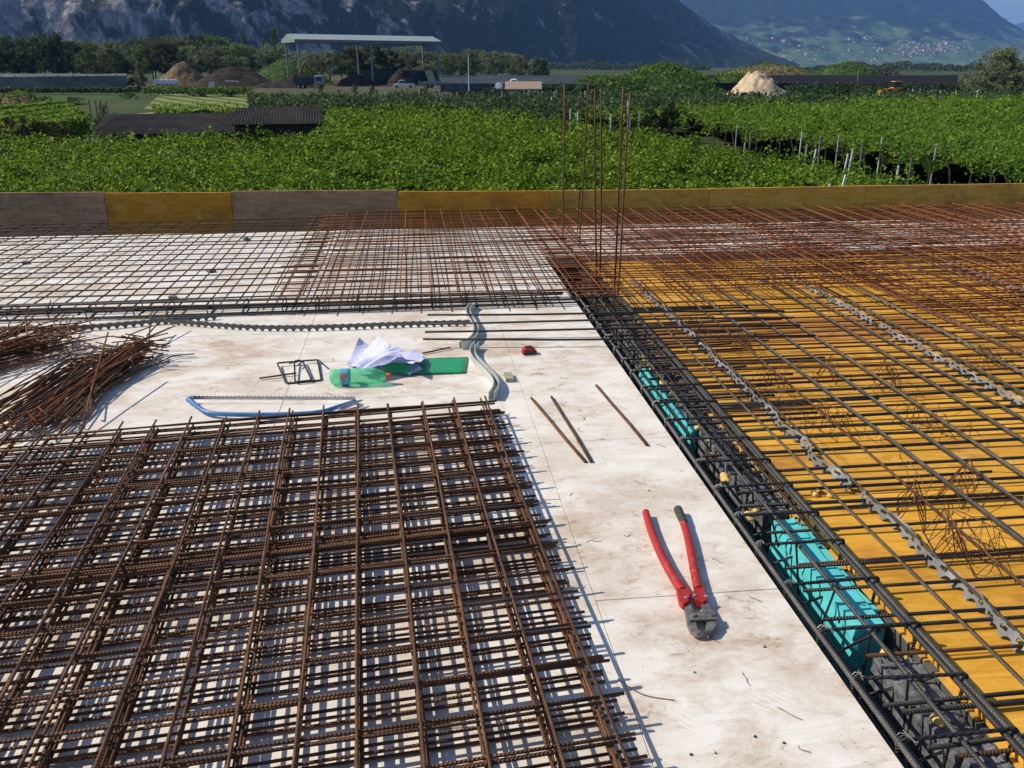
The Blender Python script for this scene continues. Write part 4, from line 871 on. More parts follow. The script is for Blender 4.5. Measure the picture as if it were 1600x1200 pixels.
# ------------------------------------------------------------------ orchard
def orchard(name, poly_px, z, h, dens, label, leaf=.3, m='apple'):
    poly = [gp(px, py, z)[:2] for px, py in poly_px]; xs = [p[0] for p in poly]; ys = [p[1] for p in poly]
    n = int((max(xs) - min(xs)) * (max(ys) - min(ys)) * dens); x = rng.uniform(min(xs), max(xs), n); y = rng.uniform(min(ys), max(ys), n)
    k = inpoly(x, y, poly); x, y = x[k], y[k]
    hh = h * (.55 + .7 * fbm(x, y, 1.1, 3, 9)) ; zz = z - h * .9 + rng.random(len(x)) ** .55 * hh
    v, f = leaves(np.stack([x, y, zz], -1), leaf, .2); return tag(link(name, np_mesh(name, v, f, M[m])), label, 'orchard', None, 'stuff')
orchard('orchard', [(390, 158), (560, 161), (700, 163), (880, 166), (905, 168), (1000, 164), (1090, 158), (1330, 153), (1330, 147), (1180, 145), (1000, 145), (700, 145), (385, 147)], -1.1, 2.4, 24, 'dark grey green apple orchard between the vineyard and the yard')
orchard('orchard', [(1330, 153), (1640, 150), (1700, 143), (1330, 142)], -1.4, 2.0, 16, 'low grey green orchard beyond the right vineyard')
for i in range(78):
    px = random.uniform(540, 960); D = random.choice([84, 88, 93, 98, 104, 112]); post(px, zy_ if False else random.uniform(141, 156) - (D - 84) * .12, D, .05, 'post', 'thin pale post standing in the dark orchard', 'pale posts of the orchard')
for i in range(14):
    px = random.uniform(1380, 1600); post(px, random.uniform(139, 148), random.uniform(100, 125), .05, 'post', 'thin pale post in the low orchard beyond the right vineyard', 'pale posts of the low orchard')
for px, yt, D in [(958, 152, 70), (863, 152, 73), (984, 158, 68), (905, 160, 68), (893, 170, 62), (1003, 174, 58), (905, 176, 60), (958, 178, 58), (988, 178, 57)]: post(px, yt, D, .05, 'post', 'pale post at the edge of the small vine block behind the standing bars', 'posts around the small vine block')
# ------------------------------------------------------------------ trees and bushes
def crown_mesh(seed, nb, nl, leaf, shape='round', m='treeleaf'):
    r = np.random.default_rng(seed); P = []
    for i in range(nb):
        th = r.uniform(0, 6.28); 
        if shape == 'round': zc_ = r.uniform(.28, .9); rad = .5 * math.sqrt(max(.05, 1 - ((zc_ - .55) / .48) ** 2)) * r.uniform(.35, .95)
        elif shape == 'tall': zc_ = r.uniform(.15, .95); rad = .26 * (1.05 - zc_) ** .6 * r.uniform(.3, 1)
        else: zc_ = r.uniform(.02, .78); rad = .62 * math.sqrt(max(.05, 1 - (zc_ / .95) ** 2)) * r.uniform(.2, .95)
        c = np.array([math.cos(th) * rad, math.sin(th) * rad, zc_]); s = r.uniform(.07, .15)
        d = r.normal(size=(nl, 3)); d /= np.linalg.norm(d, axis=1)[:, None]; rr = s * r.random(nl)[:, None] ** .45
        P.append(c + d * rr * np.array([1, 1, .75]))
    v, f = leaves(np.concatenate(P), leaf, .15); v[:, 2] = np.maximum(v[:, 2], .01)
    return np_mesh('crown', v, f, M[m])
def trunk_mesh(seed, r0=.022):
    r = random.Random(seed); mb = MB(); mb.tube([(0, 0, -.02), (.005, .004, .2), (-.01, .01, .45), (.01, 0, .75)], [r0, r0 * .8, r0 * .6, r0 * .25], 7)
    for i in range(7):
        th = r.uniform(0, 6.28); z0 = r.uniform(.2, .55); q = r.uniform(.15, .36); mb.tube([(0, 0, z0), (math.cos(th) * q * .5, math.sin(th) * q * .5, z0 + .12), (math.cos(th) * q, math.sin(th) * q, z0 + .26)], [r0 * .5, r0 * .32, r0 * .12], 5)
    return mkmesh('trunk', mb.v, mb.f, M['bark'], True)
CR = {'lone': [crown_mesh(95, 110, 150, .028, 'bush', 'lonewillow')], 'treeleaf': [crown_mesh(1 + i, 42, 75, .042) for i in range(4)], 'willow': [crown_mesh(20 + i, 46, 75, .038, 'round', 'willow') for i in range(3)],
      'darkleaf': [crown_mesh(30 + i, 44, 75, .044, 'round', 'darkleaf') for i in range(3)], 'bush': [crown_mesh(40 + i, 40, 65, .05, 'bush', 'treeleaf') for i in range(3)],
      'darkbush': [crown_mesh(50 + i, 42, 70, .05, 'bush', 'darkleaf') for i in range(2)], 'brownbush': [crown_mesh(60 + i, 40, 60, .05, 'bush', 'brownleaf') for i in range(2)],
      'tall': [crown_mesh(70 + i, 34, 60, .034, 'tall', 'treeleaf') for i in range(2)], 'willowbush': [crown_mesh(80 + i, 40, 65, .05, 'bush', 'willow') for i in range(2)]}
TR = [trunk_mesh(i) for i in range(4)]
def tree(kind, px, ytop, D, wpx, label, group=None, name=None, zb=GZ):
    x, y = bg(px, D); h = zy(ytop, D) - zb; w = wpx / 1429 * D
    isb = 'bush' in kind
    o = empty(name or ('bush' if isb else 'tree'), (x, y, zb - .05), random.uniform(0, 6.28)); tag(o, label, 'bush' if isb else 'tree', group)
    s = w / (1.15 if not isb else 1.3) if kind != 'tall' else w / .6
    o.scale = (s, s, h / (1.0 if not isb else .88))
    link('trunk' if not isb else 'stem', random.choice(TR), o); link('crown' if not isb else 'foliage', random.choice(CR[kind]), o); return o
gT = 'wood behind the yard'
prof = [(-60, 50), (0, 53), (45, 50), (85, 50), (130, 66), (165, 62), (200, 60), (230, 54), (262, 46), (300, 52), (340, 56), (375, 64), (410, 64), (445, 62), (480, 74), (520, 76), (560, 74), (600, 78), (640, 74), (675, 76), (700, 78), (730, 78), (765, 76), (815, 84), (845, 90)]
def ptop(px):
    for (a, ya), (b_, yb_) in zip(prof, prof[1:]):
        if a <= px <= b_: return ya + (yb_ - ya) * (px - a) / (b_ - a)
    return 60
for row, (D, step, dy) in enumerate([(330, 34, -2), (305, 30, 4), (285, 38, 16)]):
    px = -70 + row * 11
    while px < (855 if row == 0 else 700):
        px_ = px + random.uniform(-6, 6); kind = ('darkleaf' if px_ < 130 and row > 0 else random.choice(['treeleaf', 'treeleaf', 'darkleaf', 'willow'] if px_ < 330 else ['willow', 'treeleaf', 'willow']))
        if row == 2 and 380 < px_ < 560: px += step; continue
        lb_ = {'darkleaf': 'dark green broad tree in the wood behind the yard', 'treeleaf': 'mid green bushy tree in the wood behind the yard', 'willow': 'pale grey green willow in the wood behind the yard'}[kind]
        tree(kind, px_, ptop(px_) + dy + random.uniform(-4, 7), D, random.uniform(46, 70), lb_, gT); px += step * random.uniform(.8, 1.2)
for px, yt in [(548, 72), (582, 68), (612, 76)]: tree('darkleaf', px, yt, 277, 52, 'dark tree standing right behind the middle of the open hall', 'dark trees behind the hall')
for px, yt, w in [(432, 40, 16), (384, 48, 14), (350, 60, 14), (415, 52, 16)]: tree('tall', px, yt, 345, w, 'slim upright tree rising above the wood before the cliff', 'slim trees above the wood')
tree('darkleaf', 86, 47, 262, 62, 'tallest dark tree standing above the grey crop net')
tree('treeleaf', 158, 60, 258, 66, 'pale green rounded tree above the end of the grey crop net')
tree('tall', 218, 96, 215, 30, 'small upright bright green tree left of the brown soil heap')
tree('bush', 205, 118, 205, 40, 'green bush at the end of the grey crop net')
for px, yt, w, k_ in [(730, 84, 40, 'treeleaf'), (765, 77, 44, 'willow'), (812, 84, 50, 'willow'), (845, 90, 34, 'darkleaf'), (700, 82, 40, 'treeleaf')]:
    tree(k_, px, yt, 300, w, {730: 'green tree behind the light pole', 765: 'tall grey green willow right of the light pole', 812: 'broad grey green willow, second from the end of the wood', 845: 'dark tree at the open end of the wood', 700: 'green tree at the corner of the open hall'}[px])
tree('lone', 1566, 58, 165, 104, 'large grey green willow standing alone at the photo edge', None, None)
tree('willowbush', 1590, 108, 160, 70, 'low willow bush at the foot of the large lone willow'); tree('willowbush', 1535, 118, 162, 50, 'smaller willow shoots beside the large lone willow')
tree('darkbush', 1036, 150, 58, 84, 'round dark bush between the two vineyards beside the standing bars')
tree('darkbush', 785, 148, 76, 62, 'dark bush in the vineyard before the small brown roofed hut'); tree('darkbush', 832, 152, 74, 60, 'lower dark bush beside another dark bush in the vineyard')
tree('brownbush', 1357, 138, 118, 50, 'brownish bush before the dark crop net near the loader'); tree('darkbush', 965, 148, 85, 40, 'small dark bush in the orchard behind the standing bars')
for i, (px, yt, w) in enumerate([(10, 175, 70), (45, 178, 60), (78, 183, 50), (-30, 172, 70)]): tree('brownbush', px, yt, 49 + i * .7, w, ['brown dry bush at the photo edge beyond the vines', 'brown dry bush second from the photo edge', 'brown dry bush beside the low dark roof', 'brown dry bush outside the vine rows'][i], 'dry bushes by the low roof')
for px, yt, D, w in [(150, 160, 90, 24), (160, 172, 60, 30), (140, 178, 56, 26), (60, 148, 120, 50), (25, 150, 118, 46), (105, 150, 125, 40), (195, 143, 150, 34), (310, 140, 160, 40), (350, 139, 160, 40)]: tree('bush', px, yt, D, w, 'low green shrub beside the path and mown field', 'shrubs by the path and field')
for px, yt, w in [(500, 128, 18), (552, 130, 16), (580, 132, 18), (662, 134, 20), (760, 136, 22), (850, 134, 26), (880, 132, 24), (905, 130, 26)]: tree('bush', px, yt, 150, w, 'small shrub at the yard edge behind the orchard', 'shrubs at the yard edge')
# far tree lines on the plain
def treeline(px0, px1, D, y0, y1, label, m='apple', n=5000):
    px = rng.uniform(px0, px1, n); d = D * (1 + rng.uniform(-.03, .03, n)); xx, yy = bg(px, d)
    top = np.array([zy(y0 + (y1 - y0) * q, D) for q in (0, 1)]); env = fbm(px, px * 0, 22, 4, 3); zt = GZ + 1 + (top[0] - GZ) * np.clip(env * 1.7 - .25, .1, 1.2)
    z_ = GZ + rng.random(n) ** .6 * (zt - GZ); v, f = leaves(np.stack([xx, yy, z_], -1), D / 1429 * 3.2, .2); return tag(link('treeline', np_mesh('treeline', v, f, M[m])), label, 'tree line', None, 'stuff')
treeline(855, 1110, 1150, 97, 106, 'far low line of trees at the foot of the blue mountain'); treeline(1180, 1540, 900, 97, 108, 'far dark line of trees below the village'); treeline(1540, 1750, 800, 96, 108, 'far line of trees beyond the lone willow')
# ------------------------------------------------------------------ mounds and heaps
def mound(px, ytop, D, wpx, depth, m, name, label, cat, seed, kind=None, rough=.25, peak=1.5, n=44, zb=GZ, grass=0, grassm='grassleaf', leafs=.5):
    x, y = bg(px, D); h = zy(ytop, D) - zb; w = wpx / 1429 * D
    u = np.linspace(-1, 1, n); U, W_ = np.meshgrid(u, u, indexing='ij'); rr = np.sqrt(U ** 2 + W_ ** 2)
    H = np.clip(1 - rr ** peak, 0, 1); nn = fbm(U * 3 + seed, W_ * 3, 1.1, 5, seed, .55); H = H * (1 - rough + 2 * rough * nn) ; H = H / H.max() * h
    X = U * w / 2; Y = W_ * depth / 2; o = link(name, grid_mesh(name, X, Y, H, M[m])); o.location = (x, y, zb - .02); o.rotation_euler = (0, 0, -math.atan2(x, y))
    tag(o, label, cat, None, kind)
    if grass:
        ii = rng.integers(0, n, grass); jj = rng.integers(0, n, grass); P = np.stack([X[ii, jj] + rng.normal(0, w / n / 1.6, grass), Y[ii, jj] + rng.normal(0, depth / n / 1.6, grass), H[ii, jj] + rng.random(grass) * leafs * .7], -1)
        v, f = leaves(P, leafs, .2); link('grass', np_mesh('grass', v, f, M[grassm]), o)['kind'] = 'stuff'
    return o
mound(1040, 101, 178, 205, 26, 'lawn', 'grass_mound', 'large green overgrown mound beyond the orchard behind the standing bars', 'mound', 4, None, .18, 1.7, grass=7000)
mound(955, 119, 172, 170, 14, 'lawn', 'grass_mound', 'lower shrubby mound in front of the large green mound', 'mound', 9, None, .3, 2.2, grass=5000, leafs=.5)
mound(1150, 116, 182, 120, 18, 'lawn', 'grass_mound', 'green tail of the large mound behind the pale sand heap', 'mound', 14, None, .25, 2.2, grass=3000)
mound(450, 92, 268, 135, 30, 'lawn', 'grass_mound', 'bright green mound behind the left end of the open hall', 'mound', 5, None, .15, 1.5, grass=3500)
mound(1188, 110, 160, 104, 11, 'sand', 'sand_heap', 'pale heap of sand beyond the orchard', 'sand heap', 6, None, .6, 1.35)
mound(285, 96, 238, 100, 16, 'brownsoil', 'soil_heap', 'brown soil heap with a sunlit flank behind the white drums', 'soil heap', 7, None, .3, 1.2)
mound(365, 104, 228, 150, 16, 'soil', 'soil_heap', 'almost black soil heap between brown heap and open hall', 'soil heap', 8, None, .3, 1.25)
mound(440, 124, 226, 110, 10, 'soil', 'soil_heap', 'low dark soil heap tailing off towards the dump truck', 'soil heap', 18, None, .35, 1.8)
mound(1200, 99, 420, 160, 30, 'brownsoil', 'earth_bank', 'far brown green earth bank above the dark crop net', 'earth bank', 10, None, .3, 2.4, grass=1500, leafs=1.0)
mound(1325, 97, 400, 110, 30, 'lawn', 'earth_bank', 'far rounded earth bank left of the dark low bushes', 'earth bank', 12, None, .25, 1.8, grass=1200, leafs=1.0)
tree('brownbush', 1378, 105, 380, 40, 'dark low bush beside the far rounded bank'); tree('brownbush', 1395, 107, 380, 30, 'smaller dark low bush beside the far rounded bank')
mound(20, 143, 118, 90, 8, 'brownsoil', 'earth_bank', 'brown weedy earth bank at the photo edge beyond the vine rows', 'earth bank', 15, None, .35, 1.7, grass=700, leafs=.4)
# ------------------------------------------------------------------ crop nets
def net_mat(name, c, sc):
    k = NT(name); gm = k.n('ShaderNodeNewGeometry'); f = k.noise(sc, 4, .6, gm.outputs['Position']); k.col(k.ramp(f, [(.3, [x * .6 for x in c]), (.7, [min(1, x * 1.4) for x in c])])); return k.fin(1, 0, .04)
M['netgrey'] = net_mat('grey_crop_net', (.13, .14, .135), .3); M['netdark'] = net_mat('black_crop_net', (.017, .017, .018), .15); M['netblue'] = net_mat('blue_grey_crop_net', (.05, .062, .075), .2)
def crop_net(front, D0, D1, zt, m, label, ridge=6.0, amp=.35):
    """netting drawn over a field: a ridged roof on posts with a hanging front"""
    (pa, pb) = front; o = empty('crop_net', bg((pa + pb) / 2, D0) + (GZ,)); tag(o, label, 'crop net'); ox, oy = bg((pa + pb) / 2, D0)
    nx, ny = 70, 24; X = np.zeros((nx, ny)); Y = X.copy(); Z = X.copy()
    for i in range(nx):
        for j in range(ny):
            D = D0 + (D1 - D0) * j / (ny - 1); px = pa + (pb - pa) * i / (nx - 1); x, y = bg(px, D); X[i, j] = x - ox; Y[i, j] = y - oy; Z[i, j] = zt - GZ + amp * abs(((y * 1.0 / ridge) % 2) - 1) - .15 * float(vn(x, y, 9, 3))
    link('roof_net', grid_mesh('net', X, Y, Z, M[m]), o)
    v = []; f = []
    for i in range(nx): v += [(X[i, 0], Y[i, 0], Z[i, 0]), (X[i, 0] + .3 * math.sin(i), Y[i, 0] - .4, .6)]
    for i in range(nx - 1): f.append([2 * i, 2 * i + 1, 2 * i + 3, 2 * i + 2])
    link('side_net', mkmesh('side', v, f, M[m], True), o)
    for i in range(0, nx, 5): MB().box(X[i, 0] - .08, X[i, 0] + .08, Y[i, 0] + .6, Y[i, 0] + .76, 0, Z[i, 0] + .3).build('post', M['greypost'], o)
    return o
crop_net((-120, 196), 185, 215, -.35, 'netgrey', 'grey crop net stretched before the dark trees at the photo edge', 5)
crop_net((688, 925), 165, 300, -1.45, 'netblue', 'blue grey crop net reaching back beside the open hall')
crop_net((1060, 1500), 172, 320, -1.6, 'netdark', 'wide black crop net reaching back behind the sand heap')
orchard('orchard', [(1225, 134), (1520, 133), (1540, 130.5), (1230, 130.5)], -1.7, 2.0, 8, 'dark trees under the edge of the black crop net', .4, 'darkleaf')
vine_row(bg(-40, 172), bg(205, 170), 1.0, 3.0, 'low green row of trees along the front of the grey crop net', None, 'apple', 30, .45)
vine_row(bg(225, 165), bg(385, 160), 1.3, 4.0, 'green hedge row between mown field and yard', None, 'grassleaf', 26, .4)
vine_row(bg(850, 160), bg(930, 160), 1.6, 3.0, 'dark hedge row under the blue grey crop net', None, 'darkleaf', 26, .5)
# ------------------------------------------------------------------ open hall
def V2(px, D): return Vector(bg(px, D))
fl, fr_ = V2(468, 240), V2(685, 262); ex = (fr_ - fl); Lh = ex.length; ex.normalize(); ey = Vector((-ex.y, ex.x))
ang_h = math.atan2(ex.y, ex.x); hall = empty('open_hall', (fl.x, fl.y, GZ), ang_h); tag(hall, 'tall open steel hall with a flat pitched sage green roof', 'hall')
DP = 9.5; ze = zy(66, 240) - GZ; zr = zy(52.5, 243) - GZ; zs = ze + (zr - ze) * .35
MB().prism([(-.5, zs), (DP / 2, zr), (DP + .5, zs), (DP + .5, zs - .18), (DP / 2, zr - .18), (-.5, zs - .18)], 'x', -1.0, Lh + 1.0).build('roof', M['roofgreen'], hall)
MB().prism([(-.45, zs - .2), (DP / 2, zr - .2), (DP + .45, zs - .2), (DP + .45, ze), (-.45, ze)], 'x', -.95, -.75).build('gable_panel', M['gablegreen'], hall)
MB().prism([(-.45, zs - .2), (DP / 2, zr - .2), (DP + .45, zs - .2), (DP + .45, ze), (-.45, ze)], 'x', Lh + .75, Lh + .95).build('gable_panel', M['gablegreen'], hall)
for yb in (-.1, DP + .1):
    mb = MB(); mb.box(-.7, Lh + .7, yb - .12, yb + .12, zs - .55, zs - .25); mb.box(-.7, Lh + .7, yb - .1, yb + .1, ze, ze + .22); n = 26
    for i in range(n):
        x0 = -.7 + (Lh + 1.4) * i / n; x1 = x0 + (Lh + 1.4) / n
        mb.tube([(x0, yb, ze + .1), ((x0 + x1) / 2, yb, zs - .4), (x1, yb, ze + .1)], .07, 4)
    mb.build('truss', M['hallsteel'], hall)
for x in (0, Lh * .5, Lh): 
    for yb in (0, DP): MB().box(x - .22, x + .22, yb - .16, yb + .16, 0, ze).build('column', M['hallsteel'], hall)
MB().box(Lh * .52, Lh + .1, DP - .5, DP - .3, 0, 3.9).build('back_wall', M['darkgreen'], hall); MB().box(Lh + .0, Lh + .15, .3, DP - .6, 0, 3.9).build('side_wall', M['darkgreen'], hall)
MB().box(Lh * .30, Lh * .55, DP * .55, DP * .62, 0, 9.0).build('dark_curtain', M['darkpaint'], hall) if False else None
mound(555, 116, 250, 78, 9, 'soil', 'soil_heap', 'black soil heap lying under the hall roof', 'soil heap', 22, None, .3, 1.4); mound(625, 107, 262, 50, 8, 'soil', 'soil_heap', 'dark heap showing over the dark green hall wall', 'soil heap', 23, None, .3, 1.6)
# ------------------------------------------------------------------ vehicles and small yard things
def wheels(o, xs, w, r_):
    for x in xs:
        for s in (-1, 1):
            wo = MB().cyl((x, s * w / 2, r_), 'y', r_, .26, 18).build('wheel', M['tyre'], o, True, .03); MB().cyl((x, s * (w / 2 + .12), r_), 'y', r_ * .55, .05, 14).build('rim', M['silver'], wo, True)
def vehicle(name, px, D, rz, label, cat):
    o = empty(name, bg(px, D) + (GZ,), rz - YAW); return tag(o, label, cat)
v_ = vehicle('pickup_truck', 630, 222, math.pi + .12, 'white pickup with an open load bed parked before the dark green hall wall', 'pickup')
MB().prism([(-2.6, .45), (2.6, .45), (2.65, .95), (1.6, 1.12), (-2.6, 1.12)], 'y', -.9, .9).build('body', M['whitepaint'], v_, False, .06)
MB().prism([(1.55, 1.12), (1.05, 1.85), (-.2, 1.9), (-.35, 1.12)], 'y', -.82, .82).build('cab', M['whitepaint'], v_, False, .06)
for s in (-1, 1): MB().prism([(1.35, 1.18), (1.0, 1.72), (.45, 1.74), (.45, 1.18)], 'y', s * .83 - .012, s * .83 + .012).build('window', M['glassdark'], v_); MB().prism([(.38, 1.18), (.38, 1.74), (-.15, 1.76), (-.25, 1.18)], 'y', s * .83 - .012, s * .83 + .012).build('window', M['glassdark'], v_)
MB().box(-2.6, -.4, -.85, .85, 1.13, 2.25).build('load_cover', M['darkpaint'], v_, False, .05); wheels(v_, (-1.6, 1.7), 1.6, .38)
for s in (-.6, .6): MB().box(2.62, 2.68, s - .15, s + .15, .72, .9).build('headlight', M['silver'], v_)
t_ = vehicle('dump_truck', 482, 218, .05, 'dark dump truck with a pale cab standing before the left end of the hall', 'dump truck')
MB().box(-3.4, 3.4, -1.0, 1.0, .75, 1.0).build('chassis', M['darkpaint'], t_)
MB().prism([(-3.6, 1.15), (.7, 1.05), (1.1, 2.6), (-3.8, 2.5)], 'y', -1.2, 1.2).build('tipper_body', M['darkpaint'], t_, False, .05)
MB().prism([(1.25, .8), (3.4, .8), (3.45, 1.7), (3.1, 2.75), (1.3, 2.75)], 'y', -1.15, 1.15).build('cab', M['greypaint'], t_, False, .06)
MB().box(1.25, 3.2, -1.2, 1.2, 2.77, 2.95).build('cab_roof', M['whitepaint'], t_, False, .03)
for s in (-1, 1): MB().prism([(1.7, 1.75), (3.2, 1.75), (2.95, 2.55), (1.7, 2.55)], 'y', s * 1.16 - .012, s * 1.16 + .012).build('window', M['glassdark'], t_)
wheels(t_, (-2.6, -1.5, 2.4), 2.1, .5)
e_ = vehicle('excavator', 458, 230, .2, 'rusty red excavator with a raised arm beside the left hall columns', 'excavator')
for s in (-.9, .9): MB().prism([(-1.7, .05), (1.7, .05), (2.0, .4), (1.7, .8), (-1.7, .8), (-2.0, .4)], 'y', s - .28, s + .28).build('track', M['tyre'], e_, False, .04)
MB().box(-1.8, 1.1, -1.15, 1.15, .9, 1.9).build('body', M['redmachine'], e_, False, .08); MB().box(-.1, 1.2, .2, 1.15, 1.9, 2.9).build('cab', M['glassdark'], e_, False, .06)
MB().tube([(1.0, -.3, 1.7), (2.2, -.3, 4.9), (2.9, -.3, 5.6)], [.28, .26, .2], 6).build('boom', M['redmachine'], e_); MB().tube([(2.9, -.3, 5.6), (4.8, -.3, 3.2)], [.2, .15], 6).build('arm', M['redmachine'], e_)
MB().prism([(4.6, 3.3), (5.1, 3.2), (5.2, 2.5), (4.5, 2.3), (4.4, 2.8)], 'y', -.75, .15).build('bucket', M['darkpaint'], e_, False, .03)
g2 = vehicle('flatbed_trailer', 672, 224, -.1, 'grey flatbed trailer parked under the far end of the hall', 'trailer')
MB().box(-2.9, 2.9, -1.1, 1.1, .8, 1.0).build('bed', M['greypaint'], g2, False, .03)
for s in (-1.08, 1.08): MB().box(-2.9, 2.9, s - .03, s + .03, 1.0, 1.55).build('side_board', M['greypaint'], g2)
MB().tube([(2.9, 0, .85), (4.3, 0, .6)], .07, 6).build('drawbar', M['darkpaint'], g2); MB().box(-2.95, -2.88, -1.1, 1.1, 1.0, 2.1).build('headboard', M['darkpaint'], g2); wheels(g2, (-.9, .1), 1.9, .42)
for i, (px, D, l) in enumerate([(700, 226, 'dark car parked right of the grey trailer'), (748, 156, 'dark car parked beside the light pole')]):
    c_ = vehicle('parked_car', px, D, .1 * i, l, 'car'); MB().prism([(-2.1, .35), (2.1, .35), (2.15, .75), (1.2, .95), (-2.05, .95)], 'y', -.85, .85).build('body', M['darkpaint'], c_, False, .08)
    MB().prism([(1.1, .95), (.5, 1.42), (-1.2, 1.45), (-1.9, .95)], 'y', -.75, .75).build('cabin', M['glassdark'], c_, False, .08); wheels(c_, (-1.3, 1.35), 1.5, .32)
b_ = vehicle('flatbed_trailer', 256, 214, -.05, 'low trailer before the brown heap carrying pale round drums', 'trailer')
MB().box(-2.7, 2.7, -1.1, 1.1, .7, .95).build('bed', M['greypaint'], b_, False, .03); MB().tube([(-2.7, 0, .8), (-4.2, 0, .6)], .07, 6).build('drawbar', M['darkpaint'], b_); wheels(b_, (-.6, .6), 1.9, .38)
for i in range(5):
    o = MB().cyl((0, 0, .62), 'y', .60, 1.7, 22).build('drum', M['whitepaint'], None, True, .06); x, y = bg(256, 214); q = (-2.2 + i * 1.08); a_ = -.05 - YAW; o.location = (x + q * math.cos(a_), y + q * math.sin(a_), GZ + .955); o.rotation_euler = (0, 0, a_)
    tag(o, ['pale round drum at the far end of the trailer bed, first of five', 'pale round drum second of five on the trailer', 'pale round drum in the middle of five on the trailer', 'pale round drum fourth of five on the trailer', 'pale round drum last of five, nearest the dark heap'][i], 'drum', 'five pale drums on the trailer')
s_ = vehicle('yard_sign', 327, 200, .1, 'small white sign with blue marks leaning before the black soil heap', 'sign')
MB().prism([(-.62, .35), (.5, .35), (.72, 1.75), (-.55, 1.75)], 'y', -.04, .04).build('panel', M['whitepaint'], s_)
for x0, z0, w_, h_ in [(-.3, 1.2, .2, .35), (.15, 1.25, .25, .2), (-.35, .65, .55, .12), (.3, .55, .15, .4)]: MB().box(x0, x0 + w_, -.055, -.044, z0, z0 + h_).build('blue_mark', M['bluepaint'], s_)
for x in (-.4, .4): MB().box(x - .04, x + .04, .05, .12, 0, 1.0).build('leg', M['greypost'], s_)
for px, D, L_h, l in [(305, 205, 3.4, 'grey plank lying in the yard before the dark soil heap'), (360, 212, 3.0, 'pale sheet lying on the dark soil heap'), (292, 206, 1.5, 'small pale slab in the yard before the brown heap')]:
    o = MB().box(-L_h / 2, L_h / 2, -.4, .4, 0, .28).build('plank', M['post'], None, False, .02); o.location = bg(px, D) + (GZ + (1.6 if 'on the' in l else 0.0),); o.rotation_euler = (0, .05, .1); tag(o, l, 'plank')
lp = empty('light_pole', bg(732, 158) + (GZ,)); tag(lp, 'tall slim white light pole in the yard right of the hall', 'light pole'); MB().tube([(0, 0, 0), (0, 0, zy(86, 158) - GZ)], [.10, .06], 10).build('pole', M['whitepaint'], lp, True); zt = zy(86, 158) - GZ
MB().box(-.3, .3, -.15, .15, zt, zt + .3).build('lamp_head', M['silver'], lp, False, .05)
hx = vehicle('excavator', 783, 160, 2.8, 'small white excavator arm and cab behind the brown roofed hut', 'excavator'); MB().box(-1, 1, -.8, .8, .6, 1.3).build('body', M['darkpaint'], hx, False, .05); MB().tube([(-.6, 0, 1.2), (-2.0, 0, 2.8), (-2.8, 0, 2.9), (-3.9, 0, 1.4)], [.22, .2, .18, .14], 6).build('arm', M['whitepaint'], hx)
for s in (-.6, .6): MB().prism([(-1.2, .05), (1.2, .05), (1.4, .3), (1.2, .6), (-1.2, .6), (-1.4, .3)], 'y', s - .2, s + .2).build('track', M['tyre'], hx)
MB().box(-.1, .9, -.6, .6, 1.3, 2.3).build('cab', M['whitepaint'], hx, False, .06)
hut = vehicle('hut', 818, 148, 0, 'small hut with a low brown roof beyond the orchard', 'hut'); MB().box(-2.6, 2.6, 0, 3.4, 0, 1.6).build('wall', M['plaster'], hut); MB().prism([(-.4, 1.45), (1.7, 2.55), (3.8, 1.45), (3.8, 1.6), (1.7, 2.72), (-.4, 1.6)], 'x', -3.0, 3.0).build('roof', M['hutroof'], hut)
MB().box(-.5, .5, -.03, .02, 0.05, 1.4).build('door', M['darkpaint'], hut)
ld = vehicle('wheel_loader', 1402, 166, math.pi + .15, 'small yellow wheel loader working before the black crop net', 'wheel loader')
MB().box(-1.6, .5, -.7, .7, .7, 1.45).build('body', M['yellowpaint'], ld, False, .1); MB().prism([(.3, .8), (1.6, .8), (1.8, 1.15), (.4, 1.3)], 'y', -.55, .55).build('front_frame', M['yellowpaint'], ld, False, .05)
cb_ = MB().box(-.85, .25, -.6, .6, 1.45, 2.35).build('cab', M['glassdark'], ld, False, .05); MB().box(-1.0, .4, -.7, .7, 2.36, 2.5).build('cab_roof', M['yellowpaint'], cb_, False, .03)
MB().tube([(.8, 0, 1.1), (1.7, 0, 1.0), (2.2, 0, .5)], .14, 6).build('lift_arm', M['yellowpaint'], ld); MB().prism([(2.0, .15), (2.9, .15), (2.5, .9), (2.1, .95)], 'y', -.95, .95).build('bucket', M['yellowpaint'], ld, False, .03); wheels(ld, (-1.0, 1.1), 1.5, .58)
